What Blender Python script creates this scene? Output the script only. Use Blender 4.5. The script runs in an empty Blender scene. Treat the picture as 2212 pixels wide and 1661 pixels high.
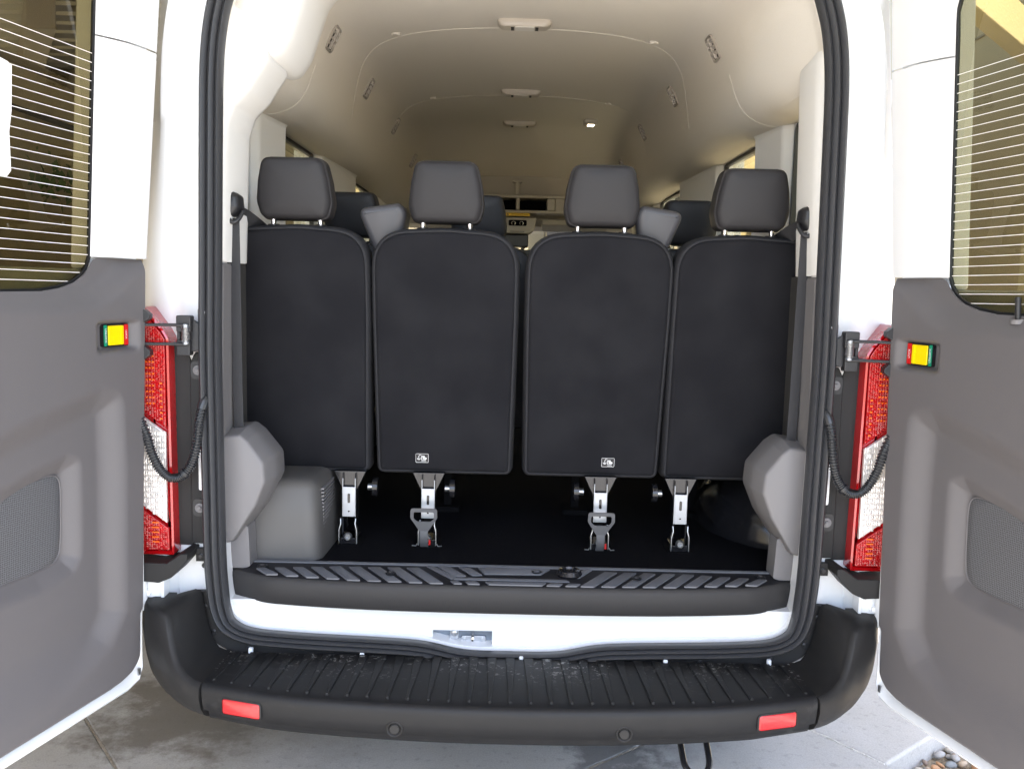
import bpy, bmesh, math, random
import numpy as np
from mathutils import Matrix, Vector, Euler
random.seed(7)
R = math.radians
S = bpy.context.scene
COL = S.collection

# ------------------------------------------------------------------ camera, sky, sun, exposure
cam = bpy.data.cameras.new('camera'); camo = bpy.data.objects.new('camera', cam); COL.objects.link(camo)
cam.sensor_width = 36; cam.lens = 36*1900/2212; cam.clip_start = 0.02; cam.clip_end = 500
camo.matrix_world = (Matrix.Translation((-0.02, 0, 1.48)) @ Matrix.Rotation(R(-0.18), 4, 'Z')
                     @ Matrix.Rotation(R(90-6.28), 4, 'X') @ Matrix.Rotation(R(1.4), 4, 'Z'))
S.camera = camo
SUN_EL, SUN_AZ = 58.0, 168.0      # azimuth clockwise from +Y: behind the camera
w = bpy.data.worlds.new('World'); S.world = w; w.use_nodes = True
wn = w.node_tree.nodes; wl = w.node_tree.links
sky = wn.new('ShaderNodeTexSky'); sky.sky_type = 'NISHITA'; sky.sun_disc = False
sky.sun_elevation = R(SUN_EL); sky.sun_rotation = R(SUN_AZ); sky.dust_density = 1.5; sky.air_density = 1.0; sky.ozone_density = 1.0
bg = wn['Background']; bg.inputs[1].default_value = 0.15; wl.new(sky.outputs[0], bg.inputs[0])
sl = bpy.data.lights.new('sun', 'SUN'); sl.energy = 5.0; sl.angle = R(0.6); sl.color = (1, 0.96, 0.9)
so = bpy.data.objects.new('sun', sl); COL.objects.link(so); so.location = (0, -4, 8)
d = Vector((math.sin(R(SUN_AZ))*math.cos(R(SUN_EL)), math.cos(R(SUN_AZ))*math.cos(R(SUN_EL)), math.sin(R(SUN_EL))))
so.rotation_euler = d.to_track_quat('Z', 'Y').to_euler()
S.view_settings.view_transform = 'Standard'; S.view_settings.look = 'None'
S.view_settings.exposure = 2.43; S.view_settings.gamma = 1.0; S.view_settings.use_curve_mapping = False
S.view_settings.use_white_balance = True; S.view_settings.white_balance_temperature = 6650; S.view_settings.white_balance_tint = 11
S.render.engine = 'CYCLES'
S.cycles.max_bounces = 10; S.cycles.diffuse_bounces = 6; S.cycles.transparent_max_bounces = 16

# ------------------------------------------------------------------ materials
MATS = {}
def mat(name, col, rough=0.5, metal=0.0, spec=0.5, bump=None, vary=None, coat=0.0, sheen=0.0, emit=None):
    """bump = (scale, strength, distance); vary = (scale, amount, second colour)"""
    if name in MATS: return MATS[name]
    m = bpy.data.materials.new(name); m.use_nodes = True; MATS[name] = m
    n = m.node_tree.nodes; l = m.node_tree.links; b = n['Principled BSDF']
    b.inputs['Base Color'].default_value = (*col, 1); b.inputs['Roughness'].default_value = rough
    b.inputs['Metallic'].default_value = metal; b.inputs['Specular IOR Level'].default_value = spec
    b.inputs['Coat Weight'].default_value = coat; b.inputs['Coat Roughness'].default_value = 0.06
    if sheen: b.inputs['Sheen Weight'].default_value = sheen; b.inputs['Sheen Roughness'].default_value = 0.4
    if emit: b.inputs['Emission Color'].default_value = (*emit[:3], 1); b.inputs['Emission Strength'].default_value = emit[3]
    if bump or vary:
        tc = n.new('ShaderNodeTexCoord'); geo = n.new('ShaderNodeNewGeometry')
    if vary:
        t = n.new('ShaderNodeTexNoise'); t.inputs['Scale'].default_value = vary[0]; t.inputs['Detail'].default_value = 6
        l.new(geo.outputs['Position'], t.inputs['Vector'])
        mr = n.new('ShaderNodeMapRange'); mr.inputs[1].default_value = 0.35; mr.inputs[2].default_value = 0.65
        mr.inputs[4].default_value = vary[1]; l.new(t.outputs[0], mr.inputs[0])
        mx = n.new('ShaderNodeMix'); mx.data_type = 'RGBA'; mx.inputs[6].default_value = (*col, 1); mx.inputs[7].default_value = (*vary[2], 1)
        l.new(mr.outputs[0], mx.inputs[0]); l.new(mx.outputs[2], b.inputs['Base Color'])
    if bump:
        t = n.new('ShaderNodeTexNoise'); t.inputs['Scale'].default_value = bump[0]; t.inputs['Detail'].default_value = 3
        l.new(geo.outputs['Position'], t.inputs['Vector'])
        bp = n.new('ShaderNodeBump'); bp.inputs['Strength'].default_value = bump[1]; bp.inputs['Distance'].default_value = bump[2]
        l.new(t.outputs[0], bp.inputs['Height']); l.new(bp.outputs[0], b.inputs['Normal'])
    return m

def glass_mat(name, tint, refl_rough=0.01):
    m = bpy.data.materials.new(name); m.use_nodes = True; MATS[name] = m
    n = m.node_tree.nodes; l = m.node_tree.links
    n.remove(n['Principled BSDF']); out = n['Material Output']
    tr = n.new('ShaderNodeBsdfTransparent'); tr.inputs[0].default_value = (*tint, 1)
    gl = n.new('ShaderNodeBsdfGlossy'); gl.inputs['Roughness'].default_value = refl_rough; gl.inputs[0].default_value = (1, 1, 1, 1)
    fr = n.new('ShaderNodeFresnel'); fr.inputs[0].default_value = 1.5
    mx = n.new('ShaderNodeMixShader'); ge = n.new('ShaderNodeNewGeometry'); iv = n.new('ShaderNodeMath'); iv.operation = 'SUBTRACT'; iv.inputs[0].default_value = 1.0; l.new(ge.outputs['Backfacing'], iv.inputs[1])
    mu = n.new('ShaderNodeMath'); mu.operation = 'MULTIPLY'; l.new(fr.outputs[0], mu.inputs[0]); l.new(iv.outputs[0], mu.inputs[1])
    l.new(mu.outputs[0], mx.inputs[0]); l.new(tr.outputs[0], mx.inputs[1]); l.new(gl.outputs[0], mx.inputs[2])
    l.new(mx.outputs[0], out.inputs[0]); return m

WHITE = mat('white_paint', (0.82, 0.83, 0.84), 0.25, coat=0.6)
TRIMW = mat('light_trim', (0.78, 0.765, 0.73), 0.6, bump=(900, 0.15, 0.002))
LINER = mat('headliner_felt', (0.77, 0.725, 0.65), 0.95, spec=0.1, bump=(700, 0.25, 0.002), vary=(300, 0.35, (0.71, 0.665, 0.59)))
PANEL = mat('grey_panel_plastic', (0.120, 0.112, 0.114), 0.5, spec=0.4, bump=(650, 0.22, 0.0015), vary=(900, 0.3, (0.106, 0.099, 0.101)))
GTRIM = mat('mid_grey_trim', (0.165, 0.158, 0.160), 0.55, spec=0.4, bump=(700, 0.2, 0.0015))
BUMP = mat('bumper_plastic', (0.019, 0.0185, 0.0185), 0.55, spec=0.25, bump=(600, 0.25, 0.0012), vary=(14, 0.4, (0.021, 0.0205, 0.0205)))
BLACK = mat('black_plastic', (0.016, 0.016, 0.018), 0.42, bump=(500, 0.12, 0.001))
MATTE = mat('matte_black', (0.006, 0.006, 0.007), 0.95, spec=0.05)
GLOSSB = mat('gloss_black', (0.012, 0.012, 0.014), 0.18)
RUBBER = mat('rubber_seal', (0.04, 0.041, 0.045), 0.45, spec=0.5)
CARPET = mat('floor_carpet', (0.0045, 0.0045, 0.006), 1.0, spec=0.05, bump=(500, 0.9, 0.006), vary=(260, 0.9, (0.011, 0.011, 0.0135)))
SEATF = mat('seat_back_fabric', (0.0125, 0.0125, 0.0148), 0.95, spec=0.1, bump=(900, 0.5, 0.002), vary=(7, 0.8, (0.0185, 0.0185, 0.021)), sheen=0.03)
SEATS = mat('seat_side_fabric', (0.027, 0.027, 0.030), 0.8, spec=0.2, bump=(1200, 0.4, 0.0015))
HEADR = mat('headrest_vinyl', (0.024, 0.0228, 0.0245), 0.55, spec=0.3, bump=(1400, 0.25, 0.001))
SEATD = mat('dark_seat_vinyl', (0.018, 0.019, 0.024), 0.5, spec=0.35, bump=(1400, 0.25, 0.001))
ARM = mat('armrest_vinyl', (0.055, 0.055, 0.062), 0.42, spec=0.5, bump=(1500, 0.15, 0.001))
STITCH = mat('seam_thread', (0.07, 0.066, 0.068), 0.8)
CHROME = mat('chrome', (0.85, 0.85, 0.87), 0.08, metal=1)
ZINC = mat('zinc_bracket', (0.42, 0.44, 0.47), 0.42, metal=0.55, bump=(120, 0.05, 0.001))
STEEL = mat('bare_steel', (0.45, 0.46, 0.48), 0.35, metal=0.9)
BELT = mat('belt_webbing', (0.03, 0.03, 0.033), 0.8, bump=(1600, 0.3, 0.001))
STRAP = mat('grey_strap', (0.1, 0.1, 0.104), 0.6)
TREAD = mat('sill_pad', (0.12, 0.124, 0.138), 0.5, spec=0.45, bump=(800, 0.2, 0.001))
SILLB = mat('sill_black', (0.007, 0.007, 0.01), 0.55, bump=(500, 0.2, 0.001))
SILLF = mat('sill_face', (0.037, 0.0355, 0.0355), 0.6, spec=0.25, bump=(700, 0.25, 0.0012))
REDREF = mat('red_reflector', (0.42, 0.008, 0.012), 0.2, coat=0.5, bump=(900, 0.35, 0.002))
REDL = mat('red_lens', (0.42, 0.004, 0.006), 0.12, coat=1.0)
REDO = mat('red_lens_optics', (0.46, 0.006, 0.008), 0.15, coat=0.6, vary=(160, 0.7, (0.22, 0.002, 0.004)))
CLEARO = mat('clear_lens_optics', (0.78, 0.76, 0.73), 0.15, metal=0.35, vary=(120, 0.5, (0.55, 0.5, 0.46)))
AMBER = mat('led_amber', (0.8, 0.13, 0.015), 0.2)
YELLOW = mat('yellow_button', (0.85, 0.62, 0.0), 0.35)
YLAB = mat('yellow_label', (0.8, 0.52, 0.01), 0.5)
REDS = mat('red_strip', (0.55, 0.01, 0.01), 0.4)
GREENS = mat('green_strip', (0.0, 0.22, 0.12), 0.4)
WHITEM = mat('white_mark', (0.85, 0.85, 0.85), 0.6)
WIRE = mat('heating_wire', (0.92, 0.88, 0.86), 0.6)
PAPER = mat('white_paper', (0.85, 0.85, 0.85), 0.8)
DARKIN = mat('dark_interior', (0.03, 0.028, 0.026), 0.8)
LENSW = mat('lamp_lens', (0.75, 0.72, 0.66), 0.3)
LIT = mat('lit_reading_lamp', (1, 0.9, 0.75), 0.3, emit=(1.0, 0.85, 0.62, 3.0))
PLUGW = mat('white_clip', (0.8, 0.82, 0.85), 0.4)
TYRE = mat('tyre_rubber', (0.02, 0.02, 0.02), 0.8)
STUCCO = mat('beige_stucco', (0.58, 0.50, 0.37), 0.95, spec=0.1, bump=(60, 0.5, 0.01), vary=(3, 0.5, (0.52, 0.445, 0.33)))
STUCCO2 = mat('pale_stucco', (0.72, 0.66, 0.50), 0.95, spec=0.1, bump=(60, 0.4, 0.01), vary=(4, 0.4, (0.68, 0.62, 0.47)))
DECK = mat('roof_deck_metal', (0.42, 0.40, 0.33), 0.5, metal=0.2)
BEAMM = mat('roof_beam_paint', (0.3, 0.26, 0.2), 0.6)
LEAF = mat('ivy_leaf', (0.09, 0.16, 0.03), 0.5, vary=(30, 0.8, (0.16, 0.25, 0.05)))
SIDEG = glass_mat('tinted_side_glass', (0.80, 0.77, 0.64))
DOORG = glass_mat('tinted_door_glass', (0.57, 0.54, 0.42))
WSHIELD = glass_mat('windscreen_glass', (0.97, 0.97, 0.95))

def speaker_mat():
    m = mat('speaker_mesh', (0.075, 0.075, 0.08), 0.55)
    n = m.node_tree.nodes; l = m.node_tree.links; b = n['Principled BSDF']
    geo = n.new('ShaderNodeNewGeometry'); v = n.new('ShaderNodeTexVoronoi'); v.voronoi_dimensions = '2D'; v.inputs['Scale'].default_value = 210; v.inputs['Randomness'].default_value = 0.15
    sx_ = n.new('ShaderNodeSeparateXYZ'); cx_ = n.new('ShaderNodeCombineXYZ'); l.new(geo.outputs['Position'], sx_.inputs[0]); l.new(sx_.outputs[1], cx_.inputs[0]); l.new(sx_.outputs[2], cx_.inputs[1])
    l.new(cx_.outputs[0], v.inputs['Vector'])
    rp = n.new('ShaderNodeValToRGB'); rp.color_ramp.elements[0].position = 0.28; rp.color_ramp.elements[0].color = (0.04, 0.039, 0.041, 1)
    rp.color_ramp.elements[1].position = 0.42; rp.color_ramp.elements[1].color = (0.125, 0.125, 0.132, 1)
    l.new(v.outputs['Distance'], rp.inputs[0]); l.new(rp.outputs[0], b.inputs['Base Color'])
    return m
SPEAK = speaker_mat()

def speckle(m, scale, thresh, col, mask_scale=None, ylim=None, amount=0.6):
    """small pale marks (dust, lint) with their own shapes"""
    n = m.node_tree.nodes; l = m.node_tree.links; b = n['Principled BSDF']
    geo = n.new('ShaderNodeNewGeometry'); t = n.new('ShaderNodeTexNoise'); t.inputs['Scale'].default_value = scale; t.inputs['Detail'].default_value = 4; t.inputs['Roughness'].default_value = 0.65
    l.new(geo.outputs['Position'], t.inputs['Vector'])
    r = n.new('ShaderNodeMapRange'); r.inputs[1].default_value = thresh; r.inputs[2].default_value = thresh+.03; r.inputs[4].default_value = amount; l.new(t.outputs[0], r.inputs[0]); f = r.outputs[0]
    def mul(x, y):
        k = n.new('ShaderNodeMath'); k.operation = 'MULTIPLY'; l.new(x, k.inputs[0]); l.new(y, k.inputs[1]); return k.outputs[0]
    if mask_scale:
        t2 = n.new('ShaderNodeTexNoise'); t2.inputs['Scale'].default_value = mask_scale; l.new(geo.outputs['Position'], t2.inputs['Vector'])
        r2 = n.new('ShaderNodeMapRange'); r2.inputs[1].default_value = 0.42; r2.inputs[2].default_value = 0.6; l.new(t2.outputs[0], r2.inputs[0]); f = mul(f, r2.outputs[0])
    if ylim:
        sx = n.new('ShaderNodeSeparateXYZ'); l.new(geo.outputs['Position'], sx.inputs[0])
        r3 = n.new('ShaderNodeMapRange'); r3.inputs[1].default_value = ylim[0]; r3.inputs[2].default_value = ylim[1]; l.new(sx.outputs[1], r3.inputs[0]); f = mul(f, r3.outputs[0])
    mx = n.new('ShaderNodeMix'); mx.data_type = 'RGBA'; l.new(f, mx.inputs[0]); mx.inputs[7].default_value = (*col, 1)
    src = b.inputs['Base Color'].links[0].from_socket if b.inputs['Base Color'].links else None
    if src: l.new(src, mx.inputs[6])
    else: mx.inputs[6].default_value = b.inputs['Base Color'].default_value
    l.new(mx.outputs[2], b.inputs['Base Color'])
STEPM = mat('scuffed_step_plastic', (0.0115, 0.0118, 0.0128), 0.55, spec=0.25, bump=(600, 0.25, 0.0012), vary=(14, 0.4, (0.0145, 0.0145, 0.0155)))
speckle(STEPM, 75, 0.585, (0.3, 0.3, 0.29), 9, (2.10, 2.22), 0.75)
speckle(STEPM, 28, 0.60, (0.07, 0.07, 0.072), 6, (1.98, 2.2), 0.5)
speckle(CARPET, 420, 0.69, (0.35, 0.34, 0.32), 5, None, 0.8)

def concrete_mat():
    m = bpy.data.materials.new('concrete'); m.use_nodes = True
    n = m.node_tree.nodes; l = m.node_tree.links; b = n['Principled BSDF']; b.inputs['Roughness'].default_value = 0.85
    b.inputs['Specular IOR Level'].default_value = 0.25
    geo = n.new('ShaderNodeNewGeometry'); P = geo.outputs['Position']
    def noise(sc, det=6, rough=0.6):
        t = n.new('ShaderNodeTexNoise'); t.inputs['Scale'].default_value = sc; t.inputs['Detail'].default_value = det; t.inputs['Roughness'].default_value = rough
        l.new(P, t.inputs['Vector']); return t.outputs[0]
    def mapr(x, a, b_, c=0.0, d_=1.0):
        r = n.new('ShaderNodeMapRange'); r.inputs[1].default_value = a; r.inputs[2].default_value = b_; r.inputs[3].default_value = c; r.inputs[4].default_value = d_
        l.new(x, r.inputs[0]); return r.outputs[0]
    def math_(op, x, y):
        k = n.new('ShaderNodeMath'); k.operation = op
        for i, z in enumerate((x, y)):
            if isinstance(z, (int, float)): k.inputs[i].default_value = z
            else: l.new(z, k.inputs[i])
        return k.outputs[0]
    def mix(f, a, c):
        k = n.new('ShaderNodeMix'); k.data_type = 'RGBA'; l.new(f, k.inputs[0])
        for i, z in ((6, a), (7, c)):
            if isinstance(z, tuple): k.inputs[i].default_value = (*z, 1)
            else: l.new(z, k.inputs[i])
        return k.outputs[2]
    base = mix(mapr(noise(2.2), 0.35, 0.65), (0.44, 0.425, 0.40), (0.51, 0.50, 0.485))
    base = mix(mapr(noise(180, 3), 0.3, 0.7, 0, 0.45), base, (0.26, 0.25, 0.235))
    base = mix(mapr(noise(38, 4), 0.56, 0.7, 0, 0.4), base, (0.22, 0.21, 0.2))
    # spilled water and oil stains: warped blobs where they lie on the drive
    def blob(cx, cy, r0, r1, warp=0.9):
        vm = n.new('ShaderNodeVectorMath'); vm.operation = 'DISTANCE'; vm.inputs[1].default_value = (cx, cy, 0); l.new(P, vm.inputs[0])
        dd = math_('ADD', vm.outputs['Value'], math_('MULTIPLY', math_('SUBTRACT', noise(5, 8, 0.7), 0.5), warp))
        return mapr(dd, r0, r1, 1, 0)
    base = mix(math_('MULTIPLY', blob(-1.12, 2.9, 0.2, 0.36), 0.72), base, (0.135, 0.115, 0.09))
    base = mix(math_('MULTIPLY', blob(-0.85, 2.95, 0.2, 0.5), 0.45), base, (0.18, 0.16, 0.13))
    base = mix(math_('MULTIPLY', blob(0.34, 2.68, 0.1, 0.17, 0.5), 0.7), base, (0.10, 0.098, 0.1))
    base = mix(math_('MULTIPLY', blob(0.5, 2.85, 0.06, 0.22, 0.5), 0.6), base, (0.12, 0.117, 0.115))
    l.new(base, b.inputs['Base Color'])
    bp = n.new('ShaderNodeBump'); bp.inputs['Strength'].default_value = 0.35; bp.inputs['Distance'].default_value = 0.004
    l.new(noise(220, 5), bp.inputs['Height']); l.new(bp.outputs[0], b.inputs['Normal'])
    return m
CONC = concrete_mat()

# ------------------------------------------------------------------ mesh helpers
WLOC = {}
def mk(name, vf, m, parent=None, bevel=0.0, seg=2, smooth=True, angle=40, label=None, cat=None, group=None, kind=None, recalc=True):
    v, f = vf
    v = np.array(v, float); c = (v.min(0)+v.max(0))/2
    me = bpy.data.meshes.new(name); me.from_pydata([tuple(p) for p in v-c], [], [tuple(q) for q in f]); me.validate()
    if recalc:
        bm = bmesh.new(); bm.from_mesh(me); bmesh.ops.recalc_face_normals(bm, faces=bm.faces); bm.to_mesh(me); bm.free()
    if smooth:
        me.polygons.foreach_set('use_smooth', [True]*len(me.polygons))
        if not bevel: me.set_sharp_from_angle(angle=R(angle))
    me.materials.append(m)
    o = bpy.data.objects.new(name, me); COL.objects.link(o); o.location = tuple(c)
    if bevel:
        b = o.modifiers.new('bevel', 'BEVEL'); b.width = bevel; b.segments = seg; b.limit_method = 'ANGLE'; b.angle_limit = R(35); b.harden_normals = True
    adopt(o, parent); props(o, label, cat, group, kind)
    return o
def adopt(o, parent):
    if parent is not None:
        o.parent = parent; o.matrix_parent_inverse = Matrix.Translation(-WLOC[parent.name])
    WLOC[o.name] = Vector(o.location)
def props(o, label=None, cat=None, group=None, kind=None):
    if label: o['label'] = label
    if cat: o['category'] = cat
    if group: o['group'] = group
    if kind: o['kind'] = kind
def thing(name, loc, label=None, cat=None, group=None, parent=None, kind=None):
    o = bpy.data.objects.new(name, None); COL.objects.link(o); o.location = loc; o.empty_display_size = 0.1
    adopt(o, parent); props(o, label, cat, group, kind); return o
def share(o, name, loc, parent, rot=None, scale=None):
    c = o.copy(); COL.objects.link(c); c.name = name; c.location = loc
    if rot is not None: c.rotation_euler = rot
    if scale is not None: c.scale = scale
    for k in ('label', 'category', 'group'):
        if k in c: del c[k]
    c.parent = None; adopt(c, parent); return c

def join(*vfs):
    V, Fc = [], []
    for v, f in vfs:
        o = len(V); V += [tuple(p) for p in v]; Fc += [tuple(i+o for i in q) for q in f]
    return V, Fc
def box(x0, x1, y0, y1, z0, z1):
    v = [(x, y, z) for x in (x0, x1) for y in (y0, y1) for z in (z0, z1)]
    return v, [(0, 1, 3, 2), (4, 6, 7, 5), (0, 4, 5, 1), (2, 3, 7, 6), (0, 2, 6, 4), (1, 5, 7, 3)]
def loft(rings, closed=True, cap=True):
    n = len(rings[0]); V = [tuple(p) for r in rings for p in r]; Fc = []
    for i in range(len(rings)-1):
        for j in range(n if closed else n-1):
            a, b = i*n+j, i*n+(j+1) % n
            Fc.append((a, b, b+n, a+n))
    if cap and closed:
        Fc.append(tuple(range(n))[::-1]); Fc.append(tuple((len(rings)-1)*n+j for j in range(n)))
    return V, Fc
def prism_y(poly, y0, y1): return loft([[(x, y0, z) for x, z in poly], [(x, y1, z) for x, z in poly]])
def prism_z(poly, z0, z1): return loft([[(x, y, z0) for x, y in poly], [(x, y, z1) for x, y in poly]])
def prism_x(poly, x0, x1): return loft([[(x0, y, z) for y, z in poly], [(x1, y, z) for y, z in poly]])
def sweep(path, prof, up=(0, 0, 1), closed=False, scale=None):
    """path of points, prof (a,b) in side/up frame"""
    P = [Vector(p) for p in path]; rings = []; n = len(P); upv = Vector(up)
    for i, p in enumerate(P):
        if closed: t = P[(i+1) % n]-P[i-1]
        else: t = P[min(i+1, n-1)]-P[max(i-1, 0)]
        t.normalize(); s = t.cross(upv)
        if s.length < 1e-4: s = t.cross(Vector((0.3, 1, 0.1)))
        s.normalize(); u = s.cross(t); k = scale[i] if scale is not None else 1
        rings.append([p+s*a*k+u*b*k for a, b in prof])
    if closed: rings.append(rings[0])
    return loft(rings, cap=not closed)
def circ(r, n=10): return [(r*math.cos(2*math.pi*i/n), r*math.sin(2*math.pi*i/n)) for i in range(n)]
def tube(path, r, n=10, up=(0, 0, 1), scale=None): return sweep(path, circ(r, n), up, scale=scale)
def spline(pts, k=6, closed=False):
    P = [np.array(p, float) for p in pts]; out = []; n = len(P)
    rng = range(n if closed else n-1)
    for i in rng:
        p0, p1, p2, p3 = [P[(i+j) % n] if closed else P[min(max(i+j, 0), n-1)] for j in (-1, 0, 1, 2)]
        for s in range(k):
            t = s/k
            out.append(0.5*((2*p1)+(-p0+p2)*t+(2*p0-5*p1+4*p2-p3)*t*t+(-p0+3*p1-3*p2+p3)*t**3))
    if not closed: out.append(P[-1])
    return out
def roundpoly(poly, rad, k=5):
    """rounded corners of a 2D polygon, rad = number or list"""
    n = len(poly); out = []
    for i in range(n):
        p = np.array(poly[i], float); a = np.array(poly[i-1], float); b = np.array(poly[(i+1) % n], float)
        r = rad[i] if isinstance(rad, (list, tuple)) else rad
        if r <= 1e-6: out.append(tuple(p)); continue
        da = (a-p)/np.linalg.norm(a-p); db = (b-p)/np.linalg.norm(b-p)
        c = max(-0.999, min(0.999, float(da@db))); tl = r/math.tan(math.acos(c)/2)
        tl = min(tl, 0.49*np.linalg.norm(a-p), 0.49*np.linalg.norm(b-p))
        p0, p1 = p+da*tl, p+db*tl
        for s in range(k+1):
            t = s/k; out.append(tuple((1-t)**2*p0+2*t*(1-t)*p+t*t*p1))
    return out
def rrect(x0, x1, z0, z1, r, k=5): return roundpoly([(x0, z0), (x1, z0), (x1, z1), (x0, z1)], r, k)
def lathe(prof, c, axis='y', n=20):
    """prof = [(radius, along)]"""
    rings = []
    for r, a in prof:
        ring = []
        for i in range(n):
            t = 2*math.pi*i/n; p, q = r*math.cos(t), r*math.sin(t)
            ring.append({'y': (c[0]+p, c[1]+a, c[2]+q), 'x': (c[0]+a, c[1]+p, c[2]+q), 'z': (c[0]+p, c[1]+q, c[2]+a)}[axis])
        rings.append(ring)
    return loft(rings)
def mirror(vf, sx): return ([(p[0]*sx, p[1], p[2]) for p in vf[0]], vf[1])
def offset(poly, dist):
    P = [np.array(p, float) for p in poly]; n = len(P); out = []
    area = sum(P[i][0]*P[(i+1) % n][1]-P[(i+1) % n][0]*P[i][1] for i in range(n))
    for i in range(n):
        t = P[(i+1) % n]-P[i-1]; L = np.linalg.norm(t); t = t/L if L > 1e-9 else np.array((1, 0))
        nm = np.array((t[1], -t[0]))*(1 if area > 0 else -1)
        out.append(tuple(P[i]+nm*dist))
    return out
def poly_sdf(px, py, poly):
    """negative inside"""
    P = np.array(poly, float); Q = np.roll(P, -1, 0); dmin = np.full(px.shape, 1e9); ins = np.zeros(px.shape, bool)
    for (ax, ay), (bx, by) in zip(P, Q):
        ex, ey = bx-ax, by-ay; L = ex*ex+ey*ey
        if L < 1e-14: continue
        t = np.clip(((px-ax)*ex+(py-ay)*ey)/L, 0, 1)
        dmin = np.minimum(dmin, np.hypot(px-ax-t*ex, py-ay-t*ey))
        c = ((ay > py) != (by > py)) & (px < ex*(py-ay)/(ey if abs(ey) > 1e-12 else 1e-12)+ax)
        ins ^= c
    return np.where(ins, -dmin, dmin)
def sstep(x, a, b): t = np.clip((x-a)/(b-a), 0, 1); return t*t*(3-2*t)
def text_vf(s, size, thick=0.0003):
    cu = bpy.data.curves.new('t', 'FONT'); cu.body = s; cu.size = size; cu.align_x = 'CENTER'; cu.align_y = 'CENTER'
    o = bpy.data.objects.new('t', cu); COL.objects.link(o); dg = bpy.context.evaluated_depsgraph_get(); dg.update()
    me = o.evaluated_get(dg).to_mesh(); v = [tuple(x.co) for x in me.vertices]; f = [tuple(p.vertices) for p in me.polygons]
    o.evaluated_get(dg).to_mesh_clear(); bpy.data.objects.remove(o); bpy.data.curves.remove(cu)
    return v, f

# ------------------------------------------------------------------ ground and surroundings
PHI = R(38.5); E2 = np.array((math.cos(PHI), math.sin(PHI))); E1 = np.array((math.sin(PHI), -math.cos(PHI)))
def g2(a, b): q = E1*a+E2*b; return (float(q[0]), float(q[1]))      # a along E1, b along E2
mk('ground', box(-40, 40, -40, 40, -0.6, -0.12), mat('packed_earth', (0.23, 0.2, 0.16), 0.95, vary=(8, 0.8, (0.3, 0.26, 0.2)), bump=(40, 0.6, 0.02)), kind='structure')
drive = thing('driveway', (0, 2.5, 0), kind='structure')
A_CUTS = [-9.5, -5.77, -3.82, -1.871, 0.08, 2.03, 5.9]
B_CUTS = [-6.5, -3.25, -1.30, 0.648, 2.60, 4.55, 7.5]
for bi in range(len(B_CUTS)-1):
    for ai in range(len(A_CUTS)-1):
        a0, a1 = A_CUTS[ai]+0.004, A_CUTS[ai+1]-0.004
        b0, b1 = B_CUTS[bi]+0.004, B_CUTS[bi+1]-0.004
        if B_CUTS[bi] >= 2.6:
            if A_CUTS[ai] < -1.9: a1 = min(a1, A_CUTS[ai+1]-0.004)
            elif ai == 3: a1 = -1.325
            else: continue
        top = [g2(a0, b0), g2(a1, b0), g2(a1, b1), g2(a0, b1)]
        mk('slab', prism_z(top, -0.16, 0.0), CONC, drive, bevel=0.012 if B_CUTS[bi] >= 2.6 and ai == 3 else 0.006, seg=3)
# crumbled filler showing in the joint
fil = mat('joint_filler', (0.62, 0.61, 0.58), 0.9, bump=(120, 0.8, 0.01), vary=(60, 0.7, (0.4, 0.38, 0.34)))
for (a0, a1, b) in ((-6, -1.33, 2.60),):
    pth = [(*g2(a, b+random.uniform(-.002, .002)), -0.004+random.uniform(-.002, .002)) for a in np.linspace(a0, a1, 160)]
    mk('joint_filler', tube(pth, 0.006, 6, scale=[random.uniform(0.6, 1.25) for _ in pth]), fil, drive)
fil2 = mat('joint_grit', (0.28, 0.24, 0.19), 0.95, bump=(120, 0.8, 0.01), vary=(60, 0.7, (0.4, 0.36, 0.3)))
for (p0, p1) in ((g2(-6, .648), g2(1, .648)), (g2(-1.871, -1.3), g2(-1.871, 2.6))):
    pth = [(*(np.array(p0)+(np.array(p1)-np.array(p0))*t), -0.006+random.uniform(-.002, .002)) for t in np.linspace(0, 1, 140)]
    mk('joint_grit', tube(pth, 0.006, 6, scale=[random.uniform(0.7, 1.2) for _ in pth]), fil2, drive)
# gravel bed beyond the slab edge
bed = mk('gravel_bed', prism_z([g2(-1.34, 2.602), g2(1.5, 2.602), g2(1.5, 5.5), g2(-1.34, 5.5)], -0.13, -0.085), mat('gravel_soil', (0.2, 0.165, 0.12), 1.0, vary=(40, 0.8, (0.3, 0.25, 0.18)), bump=(80, 1, 0.01)), kind='structure')
PEB = [mat('pebble_%s' % n, c, 0.7, vary=(45, 0.7, tuple(x*0.72 for x in c)), bump=(90, 0.4, 0.004)) for n, c in
       (('tan', (0.42, 0.33, 0.24)), ('grey', (0.36, 0.35, 0.34)), ('rust', (0.42, 0.23, 0.12)), ('pale', (0.55, 0.5, 0.43)), ('brown', (0.25, 0.19, 0.15)), ('slate', (0.27, 0.29, 0.3)))]
pebproto = []
for k in range(10):
    bm = bmesh.new(); bmesh.ops.create_icosphere(bm, subdivisions=2, radius=1)
    ph = [random.uniform(0, 6) for _ in range(4)]
    for v in bm.verts:
        p = v.co; q = 1+0.14*math.sin(2.3*p.x+ph[0])+0.13*math.sin(2.9*p.y+ph[1])+0.1*math.sin(3.1*p.z+ph[2])
        v.co = Vector((p.x*q, p.y*q*0.78, p.z*q*0.55))
    me = bpy.data.meshes.new('pebble'); bm.to_mesh(me); bm.free()
    me.polygons.foreach_set('use_smooth', [True]*len(me.polygons)); me.materials.append(PEB[k % 6]); pebproto.append(me)
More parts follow.
